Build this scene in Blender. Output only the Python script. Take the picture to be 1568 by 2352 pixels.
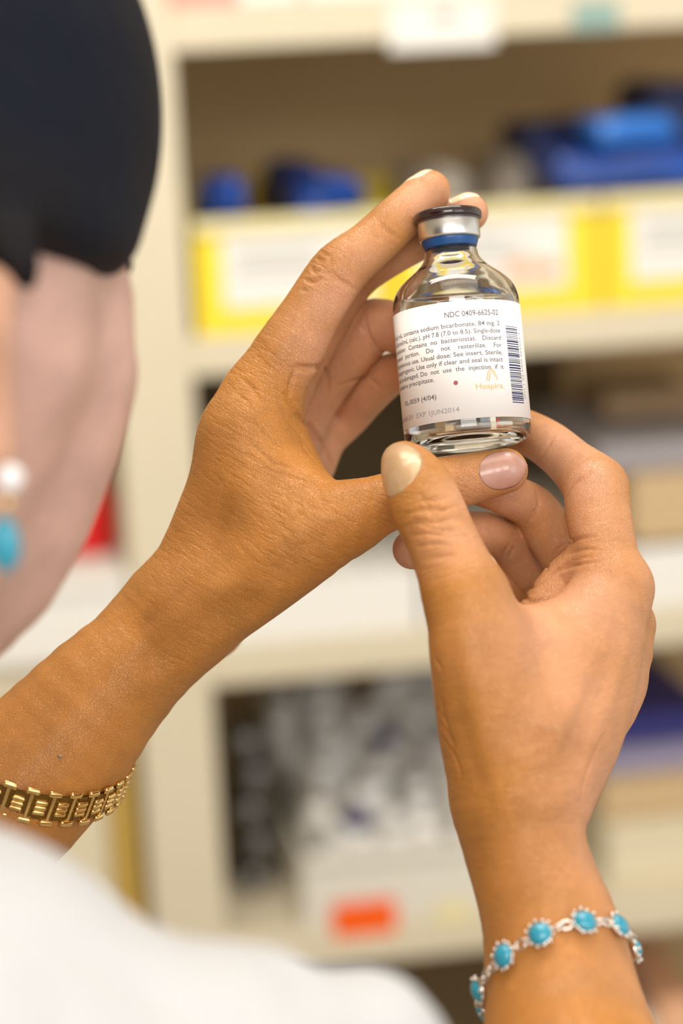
import bpy, bmesh, math, random
import numpy as np
from mathutils import Matrix, Vector
random.seed(7)
for o in list(bpy.data.objects): bpy.data.objects.remove(o)
SC = bpy.context.scene
COL = SC.collection
# ------------------------------------------------------------------ camera, world, lights, exposure
FPX = 5680.0                      # focal length in pixels of the 1568x2352 frame
R = math.radians
CAMM = Matrix.Translation((0, 0, 1.55)) @ Matrix.Rotation(-R(9), 4, 'Z') @ Matrix.Rotation(R(90 - 12), 4, 'X') @ Matrix.Rotation(-R(2.8), 4, 'Z')
cd = bpy.data.cameras.new('camera'); cam = bpy.data.objects.new('camera', cd); COL.objects.link(cam)
cam.matrix_world = CAMM
cd.sensor_fit = 'VERTICAL'; cd.sensor_height = 36; cd.lens = FPX / 2352 * 36
cd.clip_start = 0.01; cd.clip_end = 50
cd.dof.use_dof = True; cd.dof.focus_distance = 0.785; cd.dof.aperture_fstop = 5.6
SC.camera = cam
SC.view_settings.view_transform = 'Standard'; SC.view_settings.look = 'None'
SC.view_settings.exposure = 0.25; SC.view_settings.gamma = 1.0
try: SC.view_settings.use_curve_mapping = False
except Exception: pass
w = bpy.data.worlds.new('world'); SC.world = w; w.use_nodes = True
bg = w.node_tree.nodes['Background']; bg.inputs[0].default_value = (1.0, 0.95, 0.87, 1); bg.inputs[1].default_value = 0.78
def area(name, loc, target, sx, sy, power, col):
    l = bpy.data.lights.new(name, 'AREA'); l.shape = 'RECTANGLE'; l.size = sx; l.size_y = sy; l.energy = power; l.color = col
    o = bpy.data.objects.new(name, l); COL.objects.link(o); o.location = loc
    o.rotation_euler = (Vector(target) - Vector(loc)).to_track_quat('-Z', 'Y').to_euler(); return o
area('ceiling_light_panel', (0.25, 0.55, 2.66), (0.25, 0.75, 0), 1.2, 0.6, 5.5, (1.0, 0.90, 0.76))
area('ceiling_light_panel', (0.15, 1.2, 2.66), (0.35, 2.1, 1.2), 1.2, 0.5, 24, (1.0, 0.95, 0.88))
area('ceiling_light_panel', (-0.2, -1.3, 2.66), (0.2, 2.1, 1.3), 1.2, 1.2, 38, (1.0, 0.96, 0.91))
area('window_daylight', (1.15, -1.0, 1.9), (0.05, 0.8, 1.4), 1.1, 1.2, 9, (0.84, 0.92, 1.0))

# ------------------------------------------------------------------ coordinates (millimetres in world space)
M3 = np.array(CAMM.to_3x3()); CO = np.array(CAMM.translation) * 1000
def CW(c): return M3 @ np.array(c, float) + CO                       # camera mm -> world mm
def P(px, py, d): return CW(((px - 784) / FPX * d, -(py - 1176) / FPX * d, -d))
def ray(px, py):
    v = M3 @ np.array(((px - 784) / FPX, -(py - 1176) / FPX, -1.0)); return v / np.linalg.norm(v)
def proj(p):
    c = M3.T @ (np.array(p) - CO); return 784 + FPX * c[0] / -c[2], 1176 - FPX * c[1] / -c[2]
def onY(px, py, Y):                                                    # metres, point of the pixel ray on the plane y = Y
    v = ray(px, py); t = (Y * 1000 - CO[1]) / v[1]; p = (CO + v * t) / 1000; return float(p[0]), float(p[2])
CX, CY, CZ = M3[:, 0], M3[:, 1], M3[:, 2]

# ------------------------------------------------------------------ materials
def mat(name, col, rough=0.5, metal=0.0, noise=None, bump=None, spec=None, sss=None, trans=None, ior=None, coat=None):
    m = bpy.data.materials.new(name); m.use_nodes = True; nt = m.node_tree; b = nt.nodes['Principled BSDF']
    b.inputs['Base Color'].default_value = (*col, 1); b.inputs['Roughness'].default_value = rough; b.inputs['Metallic'].default_value = metal
    if spec is not None: b.inputs['Specular IOR Level'].default_value = spec
    if trans: b.inputs['Transmission Weight'].default_value = trans
    if ior: b.inputs['IOR'].default_value = ior
    if coat: b.inputs['Coat Weight'].default_value = coat; b.inputs['Coat Roughness'].default_value = 0.08
    if sss: b.inputs['Subsurface Weight'].default_value = sss; b.inputs['Subsurface Scale'].default_value = 0.004; b.inputs['Subsurface Radius'].default_value = (1, .35, .15)
    tc = nt.nodes.new('ShaderNodeTexCoord')
    if noise:
        sc, col2 = noise
        n = nt.nodes.new('ShaderNodeTexNoise'); n.inputs['Scale'].default_value = sc; n.inputs['Detail'].default_value = 4
        r = nt.nodes.new('ShaderNodeValToRGB'); r.color_ramp.elements[0].color = (*col2, 1); r.color_ramp.elements[1].color = (*col, 1)
        r.color_ramp.elements[0].position = .35; r.color_ramp.elements[1].position = .65
        nt.links.new(tc.outputs['Object'], n.inputs['Vector']); nt.links.new(n.outputs['Fac'], r.inputs[0]); nt.links.new(r.outputs[0], b.inputs['Base Color'])
    if bump:
        sc, st, di = bump
        n = nt.nodes.new('ShaderNodeTexNoise'); n.inputs['Scale'].default_value = sc; n.inputs['Detail'].default_value = 3
        u = nt.nodes.new('ShaderNodeBump'); u.inputs['Strength'].default_value = st; u.inputs['Distance'].default_value = di
        nt.links.new(tc.outputs['Object'], n.inputs['Vector']); nt.links.new(n.outputs['Fac'], u.inputs['Height']); nt.links.new(u.outputs[0], b.inputs['Normal'])
    return m
def skin_material():
    m = bpy.data.materials.new('skin'); m.use_nodes = True; nt = m.node_tree; b = nt.nodes['Principled BSDF']; L = nt.links.new
    N = nt.nodes.new
    at = N('ShaderNodeAttribute'); at.attribute_name = 'pink'
    af = N('ShaderNodeAttribute'); af.attribute_name = 'cheek'
    tc = N('ShaderNodeTexCoord')
    mx = N('ShaderNodeMix'); mx.data_type = 'RGBA'; mx.inputs[6].default_value = (0.51, 0.207, 0.040, 1); mx.inputs[7].default_value = (0.70, 0.345, 0.20, 1)
    L(at.outputs['Fac'], mx.inputs[0])
    mf = N('ShaderNodeMix'); mf.data_type = 'RGBA'; mf.inputs[7].default_value = (0.68, 0.42, 0.34, 1)  # face tint: the cool light on the face is put into its colour
    L(af.outputs['Fac'], mf.inputs[0]); L(mx.outputs[2], mf.inputs[6])
    n = N('ShaderNodeTexNoise'); n.inputs['Scale'].default_value = 55; n.inputs['Detail'].default_value = 5
    L(tc.outputs['Object'], n.inputs['Vector'])
    mr = N('ShaderNodeMapRange'); mr.inputs[1].default_value = .3; mr.inputs[2].default_value = .7; mr.inputs[3].default_value = .86; mr.inputs[4].default_value = 1.12
    L(n.outputs['Fac'], mr.inputs[0])
    mm = N('ShaderNodeMix'); mm.data_type = 'RGBA'; mm.blend_type = 'MULTIPLY'; mm.inputs[0].default_value = 1
    L(mf.outputs[2], mm.inputs[6]); L(mr.outputs[0], mm.inputs[7]); L(mm.outputs[2], b.inputs['Base Color'])
    b.inputs['Roughness'].default_value = 0.43; b.inputs['Specular IOR Level'].default_value = 0.45
    b.inputs['Subsurface Weight'].default_value = 0.14; b.inputs['Subsurface Scale'].default_value = 0.0016; b.inputs['Subsurface Radius'].default_value = (1, .35, .15)
    # fine skin relief: cell pattern plus long wrinkles whose strength follows the 'wrinkle' attribute
    mp = N('ShaderNodeMapping'); mp.inputs['Scale'].default_value = (1, 1, 1); L(tc.outputs['Object'], mp.inputs[0])
    nw = N('ShaderNodeTexNoise'); nw.inputs['Scale'].default_value = 260; L(mp.outputs[0], nw.inputs['Vector'])
    vo = N('ShaderNodeTexVoronoi'); vo.feature = 'DISTANCE_TO_EDGE'; vo.inputs['Scale'].default_value = 1050
    add = N('ShaderNodeMix'); add.data_type = 'VECTOR'; add.inputs[0].default_value = 0.004; L(mp.outputs[0], add.inputs[4]); L(nw.outputs['Color'], add.inputs[5])
    L(add.outputs[1], vo.inputs['Vector'])
    aw = N('ShaderNodeAttribute'); aw.attribute_name = 'wrinkle'
    ax = N('ShaderNodeAttribute'); ax.attribute_name = 'along'                # millimetres along the limb, so lines run across it
    cw = N('ShaderNodeTexNoise'); cw.noise_dimensions = '3D'; cw.inputs['Scale'].default_value = 1; cw.inputs['Detail'].default_value = 3; cw.inputs['Roughness'].default_value = .6
    sc = N('ShaderNodeVectorMath'); sc.operation = 'MULTIPLY'; sc.inputs[1].default_value = (1, 1, 1); L(ax.outputs['Vector'], cw.inputs['Vector'])
    rp = N('ShaderNodeMapRange'); rp.inputs[1].default_value = .35; rp.inputs[2].default_value = .55; L(cw.outputs['Fac'], rp.inputs[0])
    mu = N('ShaderNodeMath'); mu.operation = 'MULTIPLY'; L(rp.outputs[0], mu.inputs[0]); L(aw.outputs['Fac'], mu.inputs[1])
    vm = N('ShaderNodeMath'); vm.operation = 'MINIMUM'; vm.inputs[1].default_value = .12; L(vo.outputs['Distance'], vm.inputs[0])
    vs = N('ShaderNodeMath'); vs.operation = 'MULTIPLY_ADD'; vs.inputs[1].default_value = 2.3; L(vm.outputs[0], vs.inputs[0]); L(mu.outputs[0], vs.inputs[2])
    bu = N('ShaderNodeBump'); bu.inputs['Strength'].default_value = 0.8; bu.inputs['Distance'].default_value = 0.00042
    L(vs.outputs[0], bu.inputs['Height']); L(bu.outputs[0], b.inputs['Normal'])
    return m
MT = dict(
    skin=skin_material(),
    nail_gold=mat('nail_polish_gold', (0.53, 0.33, 0.17), 0.33, 0.15, noise=(300, (0.58, 0.38, 0.22)), coat=0.15),
    nail_pink=mat('nail_polish_pink', (0.46, 0.235, 0.18), 0.28, 0.0, noise=(300, (0.5, 0.27, 0.21)), coat=0.3),
    nail_tip=mat('nail_natural', (0.85, 0.68, 0.46), 0.25, coat=0.5),
    hair=mat('hair', (0.008, 0.010, 0.018), 0.7, spec=.12, noise=(14, (0.016, 0.013, 0.011)), bump=(60, .5, .004)),
    coat=mat('white_cotton', (0.57, 0.57, 0.58), 0.85, bump=(900, .25, .0006)),
    trousers=mat('dark_trousers', (0.03, 0.035, 0.05), 0.9),
    shoe=mat('black_shoe', (0.02, 0.02, 0.02), 0.4),
    glass=mat('clear_glass', (1, 1, 1), 0.0, trans=1, ior=1.48),
    water=mat('clear_liquid', (1, 1, 1), 0.0, trans=1, ior=1.33),
    cap=mat('brown_plastic', (0.030, 0.012, 0.012), 0.15, coat=.5),
    alu=mat('brushed_aluminium', (0.78, 0.77, 0.75), 0.3, 1.0, bump=(1500, .06, .0001)),
    ring=mat('blue_rubber', (0.008, 0.075, 0.25), 0.35),
    label=mat('label_paper', (0.93, 0.92, 0.90), 0.5),
    ink=mat('grey_ink', (0.16, 0.13, 0.14), 0.6),
    ink2=mat('faint_ink', (0.34, 0.31, 0.31), 0.6),
    bar=mat('navy_ink', (0.02, 0.02, 0.09), 0.6),
    gold_ink=mat('gold_ink', (0.72, 0.45, 0.16), 0.5),
    red_ink=mat('dark_red_ink', (0.33, 0.08, 0.09), 0.5),
    gold=mat('polished_gold', (0.86, 0.60, 0.24), 0.16, 1.0),
    gold_dark=mat('dark_gold', (0.26, 0.15, 0.04), 0.4, 1.0),  # darker, rougher gold for the backing plates of the links
    silver=mat('silver', (0.80, 0.76, 0.70), 0.17, 1.0),
    turq=mat('turquoise', (0.03, 0.36, 0.50), 0.25, noise=(700, (0.015, 0.25, 0.38)), coat=.5),
    lips=mat('lips', (0.55, 0.20, 0.17), 0.4),
    pearl=mat('pearl', (0.9, 0.88, 0.9), 0.15, coat=.8),
    cream=mat('cream_paint', (0.72, 0.64, 0.48), 0.55, noise=(3, (0.69, 0.61, 0.45))),
    back=mat('back_panel_paint', (0.62, 0.44, 0.23), 0.8),
    yellow=mat('yellow_plastic', (0.93, 0.72, 0.03), 0.4),
    cream_lip=mat('ivory_plastic', (0.85, 0.76, 0.42), 0.5),
    white_card=mat('white_card', (0.85, 0.83, 0.78), 0.6),
    grey_print=mat('grey_print', (0.45, 0.44, 0.42), 0.7),
    peach=mat('peach_print', (0.90, 0.50, 0.30), 0.6),
    blue=mat('blue_plastic', (0.006, 0.075, 0.42), 0.3, noise=(14, (0.004, 0.03, 0.2)), coat=.2),
    blue_dark=mat('navy_plastic', (0.006, 0.016, 0.09), 0.45, noise=(14, (0.004, 0.02, 0.14))),
    blue_light=mat('light_blue_plastic', (0.02, 0.17, 0.62), 0.3),
    clearbag=mat('milky_film', (0.50, 0.45, 0.38), 0.3, noise=(25, (0.30, 0.25, 0.2))),
    white_plastic=mat('white_plastic', (0.75, 0.72, 0.64), 0.5),
    orange=mat('orange_sticker', (1.0, 0.12, 0.0), 0.9),
    cap_grey=mat('grey_cap', (0.60, 0.58, 0.58), 0.25, 0.5),
    dull_cap=mat('dull_steel_cap', (0.24, 0.23, 0.23), 0.35, 0.6),
    cap_white=mat('white_cap', (0.88, 0.87, 0.86), 0.4),
    cap_navy=mat('navy_cap', (0.02, 0.02, 0.16), 0.4),
    vial_glass=mat('cloudy_glass', (0.78, 0.75, 0.70), 0.12, 0.0, coat=.8),
    dark_bottle=mat('dark_bottle', (0.05, 0.038, 0.025), 0.2, coat=.6),
    tan=mat('tan_cardboard', (0.60, 0.43, 0.24), 0.75),
    brown_dark=mat('dark_brown_shade_and_iris', (0.09, 0.055, 0.018), 0.8),  # colour of the added shade blocks in the bays, also of the iris
    brown=mat('brown_cardboard', (0.33, 0.22, 0.12), 0.8),
    greybox=mat('grey_lavender_card', (0.33, 0.31, 0.33), 0.6),
    navybox=mat('navy_card', (0.03, 0.03, 0.22), 0.5),
    lilac=mat('lilac_card', (0.30, 0.28, 0.42), 0.6),
    ivorybox=mat('ivory_card', (0.74, 0.66, 0.48), 0.7),
    red=mat('red_plastic', (0.75, 0.008, 0.01), 0.35),
    pinkbox=mat('pink_card', (0.85, 0.32, 0.28), 0.6),
    teal=mat('teal_sticker', (0.28, 0.42, 0.38), 0.6),
    kraft=mat('ochre_card', (0.55, 0.36, 0.08), 0.8),
    wall=mat('wall_paint', (0.66, 0.58, 0.45), 0.8, noise=(2, (0.63, 0.55, 0.42))),
    floor=mat('vinyl_floor', (0.45, 0.38, 0.28), 0.4, noise=(12, (0.40, 0.34, 0.25))),
    ceil=mat('ceiling_tile', (0.85, 0.83, 0.78), 0.9),
)

# ------------------------------------------------------------------ object helpers
def link(name, me, m=None, parent=None, smooth=True):
    o = bpy.data.objects.new(name, me); COL.objects.link(o)
    if m is not None: me.materials.append(MT[m] if isinstance(m, str) else m)
    if smooth: me.polygons.foreach_set('use_smooth', [True] * len(me.polygons))
    if parent is not None: o.parent = parent
    return o
def obj(name, bm, m, parent=None, smooth=True, loc=None):
    me = bpy.data.meshes.new(name); bmesh.ops.recalc_face_normals(bm, faces=bm.faces[:]); bm.to_mesh(me); bm.free()
    o = link(name, me, m, parent, smooth)
    if loc is not None: o.location = loc
    return o
def tag(o, label, cat=None, group=None, kind=None):
    if label: o['label'] = label
    if cat: o['category'] = cat
    if group: o['group'] = group
    if kind: o['kind'] = kind
    return o
def empty(name, loc, label, cat, group=None, rot=0):
    o = bpy.data.objects.new(name, None); COL.objects.link(o); o.location = loc; o.rotation_euler = (0, 0, rot); o.empty_display_size = .01
    return tag(o, label, cat, group)
def box_bm(bm, x0, x1, y0, y1, z0, z1, bev=0.0):
    g = bmesh.ops.create_cube(bm, size=1)['verts']
    for v in g: v.co = Vector(((x0 + x1) / 2 + v.co.x * (x1 - x0), (y0 + y1) / 2 + v.co.y * (y1 - y0), (z0 + z1) / 2 + v.co.z * (z1 - z0)))
    if bev:
        es = set(e for v in g for e in v.link_edges)
        bmesh.ops.bevel(bm, geom=list(es), offset=bev, segments=2, affect='EDGES', profile=.5)
    return bm
def box(name, dims, m, parent=None, bev=0.0, loc=None):
    return obj(name, box_bm(bmesh.new(), *dims, bev=bev), m, parent, smooth=False, loc=loc)
def lathe(profile, n=64):
    bm = bmesh.new(); rings = []
    for r, z in profile:
        if r < 1e-7: rings.append([bm.verts.new((0, 0, z))])
        else: rings.append([bm.verts.new((r * math.cos(2 * math.pi * i / n), r * math.sin(2 * math.pi * i / n), z)) for i in range(n)])
    for a, b in zip(rings[:-1], rings[1:]):
        if len(a) == 1 and len(b) == 1: continue
        for i in range(n):
            j = (i + 1) % n
            if len(a) == 1: bm.faces.new((a[0], b[i], b[j]))
            elif len(b) == 1: bm.faces.new((a[i], a[j], b[0]))
            else: bm.faces.new((a[i], a[j], b[j], b[i]))
    return bm
def dup(o, loc, rot=None, label=None):
    c = o.copy(); COL.objects.link(c); c.location = loc
    if rot is not None: c.rotation_euler = rot
    if label: c['label'] = label
    for ch in o.children:
        d = ch.copy(); COL.objects.link(d); d.parent = c
    return c

# ------------------------------------------------------------------ signed-distance sculpting (numpy), meshed by surface nets
def smin(a, b, k):
    if k <= 0: return np.minimum(a, b)
    h = np.maximum(k - np.abs(a - b), 0) / k
    return np.minimum(a, b) - h * h * k * 0.25
def spline(pts, sub):
    pts = np.array(pts, float)
    if len(pts) < 3 or sub <= 1: return pts
    q = np.vstack([2 * pts[0] - pts[1], pts, 2 * pts[-1] - pts[-2]]); out = []
    for i in range(1, len(q) - 2):
        for s in range(sub):
            t = s / sub
            out.append(0.5 * ((2 * q[i]) + (-q[i - 1] + q[i + 1]) * t + (2 * q[i - 1] - 5 * q[i] + 4 * q[i + 1] - q[i + 2]) * t * t + (-q[i - 1] + 3 * q[i] - 3 * q[i + 1] + q[i + 2]) * t ** 3))
    out.append(pts[-1]); return np.array(out)
def seg_dist(p, a, b, ra, rb, fl=None):
    ab = b - a; L2 = max(float(ab @ ab), 1e-9)
    v = p - a; t = np.clip((v @ ab) / L2, 0, 1); v = v - t[:, None] * ab
    if fl is not None:
        n, s = fl; v = v + ((s - 1) * (v @ n))[:, None] * n
    return np.sqrt((v * v).sum(1)) - (ra + t * (rb - ra))
class Sculpt:
    BIG = 40.0
    def __init__(s): s.ops = []
    def chain(s, pts, k=2.0, sub=3, fl=None):
        """pts: rows (x, y, z, r) in mm"""
        s.ops.append(('add', spline(pts, sub), k, fl)); return s
    def px(s, pts, k=2.0, sub=3, fl=None):
        """pts: (pixel x, pixel y, depth mm, radius in pixels)"""
        return s.chain([[*P(a, b, d), r * d / FPX] for a, b, d, r in pts], k, sub, fl)
    def groove(s, pts, k=0.5):
        s.ops.append(('cut', np.array(pts, float), k, None)); return s
    def ridge(s, pts, k=2.0):
        s.ops.append(('add', np.array(pts, float), k, None)); return s
    def plane(s, n, c, k):
        s.ops.append(('plane', (np.array(n, float), c), k, None)); return s
    def f(s, p):
        out = np.full(len(p), s.BIG, np.float64)
        for kind, pts, k, fl in s.ops:
            if kind == 'plane':
                d = p @ pts[0] - pts[1]; out = -smin(-out, -d, k); continue
            if kind == 'add':
                rm = pts[:, 3].max() * (1.0 if fl is None else max(1, 1 / fl[1])); mg = s.BIG * .35 + rm
            else: mg = pts[:, 3].max() + k + .5
            lo = pts[:, :3].min(0) - mg; hi = pts[:, :3].max(0) + mg
            ix = np.nonzero(((p > lo) & (p < hi)).all(1))[0]
            if not len(ix): continue
            q = p[ix]; d = np.full(len(ix), s.BIG)
            for i in range(len(pts) - 1):
                a, b = pts[i], pts[i + 1]
                r2 = max(a[3], b[3]) * (1.0 if fl is None else max(1, 1 / fl[1])) + (s.BIG * .35 if kind == 'add' else k + .5)
                l2 = np.minimum(a[:3], b[:3]) - r2; h2 = np.maximum(a[:3], b[:3]) + r2
                jx = np.nonzero(((q > l2) & (q < h2)).all(1))[0]
                if len(jx): d[jx] = np.minimum(d[jx], seg_dist(q[jx], a[:3], b[:3], a[3], b[3], fl))
            if kind == 'add': out[ix] = smin(out[ix], d, k)
            else: out[ix] = -smin(-out[ix], d, k)
        return out
    def grad(s, p, e=0.25):
        g = np.empty_like(p)
        for i in range(3):
            o = np.zeros(3); o[i] = e; g[:, i] = s.f(p + o) - s.f(p - o)
        n = np.linalg.norm(g, axis=1, keepdims=True); return g / np.maximum(n, 1e-9)
    def hit(s, pxy, t0=560, t1=900):
        """camera rays through pixels -> points on the surface (mm)"""
        v = np.array([ray(x, y) for x, y in pxy]); t = np.full(len(v), float(t0)); ok = np.zeros(len(v), bool)
        for _ in range(160):
            d = s.f(CO + v * t[:, None]); ok |= d < .06
            t = np.where(ok, t, t + np.clip(d, .05, 12) * .85)
        return CO + v * t[:, None], ok & (t < t1)
    def march(s, c, dirs, tmax=60):
        """from inside points outwards to the surface"""
        c = np.broadcast_to(c, dirs.shape).astype(float); t = np.zeros(len(dirs))
        for _ in range(90):
            d = s.f(c + dirs * t[:, None]); t = t + np.where(d < 0, np.maximum(-d * .8, .02), 0)
        return c + dirs * t[:, None]
    def mesh(s, h, lo=None, hi=None, newton=2):
        if lo is None:
            a = np.vstack([o[1] for o in s.ops if o[0] == 'add']); lo = (a[:, :3] - a[:, 3:] * 1.4).min(0) - 4 * h; hi = (a[:, :3] + a[:, 3:] * 1.4).max(0) + 4 * h
        B = 8; nb = np.ceil((hi - lo) / (h * B)).astype(int); n = nb * B + 1
        V = np.full(n, 1e3, np.float32)
        ii = np.stack(np.meshgrid(*[np.arange(k) for k in nb], indexing='ij'), -1).reshape(-1, 3)
        c = lo + (ii + .5) * B * h; fc = s.f(c); R0 = B * h * .87 * 1.35 + h
        for blk, v in zip(ii[np.abs(fc) >= R0], fc[np.abs(fc) >= R0]):
            if v < 0: x, y, z = blk * B; V[x:x + B + 1, y:y + B + 1, z:z + B + 1] = -1e3
        near = ii[np.abs(fc) < R0]
        loc = np.stack(np.meshgrid(*[np.arange(B + 1)] * 3, indexing='ij'), -1).reshape(-1, 3)
        for s0 in range(0, len(near), 400):
            ch = near[s0:s0 + 400]; pts = (ch[:, None, :] * B + loc[None]).reshape(-1, 3)
            V[pts[:, 0], pts[:, 1], pts[:, 2]] = s.f(lo + pts * h)
        ins = V < 0; C = None; cnt = np.zeros(n - 1, np.int8)
        for dx in (0, 1):
            for dy in (0, 1):
                for dz in (0, 1): cnt += ins[dx:n[0] - 1 + dx, dy:n[1] - 1 + dy, dz:n[2] - 1 + dz]
        act = np.argwhere((cnt > 0) & (cnt < 8)); idx = np.full(n - 1, -1, np.int64); idx[act[:, 0], act[:, 1], act[:, 2]] = np.arange(len(act))
        acc = np.zeros((len(act), 3)); w = np.zeros(len(act))
        crn = [(a, b, c_) for a in (0, 1) for b in (0, 1) for c_ in (0, 1)]
        for i in range(8):
            for j in range(i + 1, 8):
                if sum(abs(crn[i][q] - crn[j][q]) for q in range(3)) != 1: continue
                a = act + crn[i]; b = act + crn[j]; va = V[a[:, 0], a[:, 1], a[:, 2]]; vb = V[b[:, 0], b[:, 1], b[:, 2]]
                m = (va < 0) != (vb < 0); t = np.where(m, va / np.where(m, va - vb, 1), 0)
                acc += np.where(m[:, None], np.array(crn[i]) + t[:, None] * (np.array(crn[j]) - np.array(crn[i])), 0); w += m
        ver = lo + (act + acc / np.maximum(w, 1)[:, None]) * h
        for _ in range(newton):
            d = s.f(ver); g = s.grad(ver, .3 * h); ver = ver - g * np.clip(d, -.5 * h, .5 * h)[:, None] * .8
        F = []
        for ax in range(3):
            sl0 = [slice(None)] * 3; sl1 = [slice(None)] * 3; sl0[ax] = slice(0, -1); sl1[ax] = slice(1, None)
            A = ins[tuple(sl0)]; Bm = ins[tuple(sl1)]; e = np.argwhere(A != Bm); b1, b2 = [q for q in range(3) if q != ax]
            e = e[(e[:, b1] > 0) & (e[:, b2] > 0) & (e[:, b1] < n[b1] - 1) & (e[:, b2] < n[b2] - 1)]
            sgn = A[e[:, 0], e[:, 1], e[:, 2]]
            def at(o1, o2):
                q = e.copy(); q[:, b1] -= o1; q[:, b2] -= o2; return idx[q[:, 0], q[:, 1], q[:, 2]]
            q = np.stack([at(1, 1), at(0, 1), at(0, 0), at(1, 0)], 1); q = q[(q >= 0).all(1)] if (q < 0).any() else q
            if len(q) != len(sgn): continue
            flip = sgn if ax != 1 else ~sgn
            q[~flip] = q[~flip][:, ::-1]; F.append(q)
        return ver, np.vstack(F)
def make_mesh(name, ver, F, origin=(0, 0, 0), attrs=None):
    me = bpy.data.meshes.new(name); v = (ver / 1000 - np.array(origin)).astype(np.float32)
    me.vertices.add(len(v)); me.vertices.foreach_set('co', v.ravel())
    me.loops.add(F.size); me.loops.foreach_set('vertex_index', F.ravel().astype(np.int32))
    me.polygons.add(len(F)); me.polygons.foreach_set('loop_start', (np.arange(len(F)) * 4).astype(np.int32)); me.polygons.foreach_set('loop_total', np.full(len(F), 4, np.int32))
    me.update(calc_edges=True); me.validate()
    for k, a in (attrs or {}).items():
        if a.ndim == 1: at = me.attributes.new(k, 'FLOAT', 'POINT'); at.data.foreach_set('value', a.astype(np.float32))
        else: at = me.attributes.new(k, 'FLOAT_VECTOR', 'POINT'); at.data.foreach_set('vector', a.astype(np.float32).ravel())
    return me
#@@BACKGROUND
# ------------------------------------------------------------------ setting: room and shelving
YF = 2.10                                            # front plane of the shelves
def struct(name, dims, m): o = box(name, dims, m); o['kind'] = 'structure'; return o
struct('floor', (-2.4, 3.0, -2.6, 2.75, -0.1, 0.0), 'floor')
struct('wall_back', (-2.4, 3.0, 2.56, 2.75, 0.0, 2.7), 'wall')
struct('wall_left', (-2.5, -2.4, -2.6, 2.75, 0.0, 2.7), 'wall')
struct('ceiling', (-2.4, 3.0, -2.6, 2.75, 2.7, 2.8), 'ceil')
xL0, _ = onY(262, 800, YF); xL1, _ = onY(438, 800, YF)
xR = 1.35; xLL = xL0 - 0.75
zs = [(onY(430, 15, YF)[1], onY(430, 118, YF)[1]), (onY(440, 778, YF)[1], onY(440, 868, YF)[1]), (onY(495, 1490, YF)[1], onY(495, 1578, YF)[1]), (onY(720, 2135, YF)[1], onY(720, 2226, YF)[1])]
zs.append((zs[3][0] - 0.30, zs[3][0] - 0.335)); zs.append((0.14, 0.10)); zs.insert(0, (zs[0][0] + .3, zs[0][0] + .27))
sh = empty('shelving_unit', ((xL0 + xR) / 2, YF + .2, 0), 'cream painted wooden shelving unit filled with bins, behind the person', 'shelving')
def rel(o, p):
    o.parent = p; o.matrix_parent_inverse = Matrix.Translation(-Vector(p.location)); return o
DEP = 0.42
zt = zs[0][0] + .25
for x0, x1 in ((xL0, xL1), (xR, xR + .065), (xLL - .065, xLL)): rel(box('upright', (x0, x1, YF - .004, YF + DEP, 0, zt), 'cream', bev=.002), sh)
rel(box('back_panel', (xLL, xR, YF + DEP, YF + DEP + .012, 0.0, zt), 'back'), sh)
for a, b in zs:
    rel(box('shelf', (xL1, xR, YF, YF + DEP, b, a), 'cream', bev=.002), sh)
    rel(box('shelf', (xLL, xL0, YF, YF + DEP, b, a), 'cream', bev=.002), sh)
Z1, Z2, Z3, Z4, Z5 = (zs[i][0] + .0008 for i in (1, 2, 3, 4, 5))
# ---- card holder and sticker on the front of the top shelf
x0, z0 = onY(888, 8, YF); x1, z1 = onY(1136, 104, YF)
c = empty('shelf_label', ((x0 + x1) / 2, YF - .003, z1), 'white card in a clear holder clipped to the front of the topmost shelf', 'label')
rel(box('card', (x0, x1, YF - .003, YF - .0012, z1, z0), 'white_card'), c)
rel(box('printed_line', (x0 + .04, x0 + .058, YF - .0036, YF - .003, z1 + .022, z1 + .032), 'grey_print'), c)
x0, z0 = onY(1312, 4, YF); x1, z1 = onY(1420, 66, YF)
tag(box('sticker', (x0, x1, YF - .002, YF - .0004, z1, z0), 'teal'), 'pale teal sticker on the front of the topmost shelf', 'sticker')
# ---- boxes that stand on the top shelf, only their feet in the frame
def carton(name, p0, p1, Y, depth, zb, m, label, cat='box', group=None, h=None, tape=True):
    x0 = onY(*p0, Y)[0]; x1 = onY(*p1, Y)[0]; top = onY(*p0, Y)[1] if h is None else zb + h
    e = empty(name, ((x0 + x1) / 2, Y + depth / 2, zb), label, cat, group)
    rel(box('carton_body', (x0, x1, Y, Y + depth, zb, top), m, bev=.0015), e)
    if tape:
        rel(box('lid_flap', (x0 + .001, x1 - .001, Y - .0012, Y, top - (top - zb) * .22, top - .001), m), e)
    return e
carton('carton', (395, 0), (540, 0), YF + .01, .25, Z1, 'pinkbox', 'pink carton at the left end of the topmost shelf', h=.12)
carton('carton', (545, 0), (690, 0), YF + .02, .25, Z1, 'white_card', 'white carton beside the pink carton on the topmost shelf', h=.1)
carton('carton', (700, 0), (1180, 0), YF + .015, .3, Z1, 'white_card', 'wide white carton above the white card on the topmost shelf', h=.1)
carton('carton', (1195, 0), (1620, 0), YF + .02, .3, Z1, 'ivorybox', 'wide ivory carton at the right of the topmost shelf', h=.12)
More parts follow.
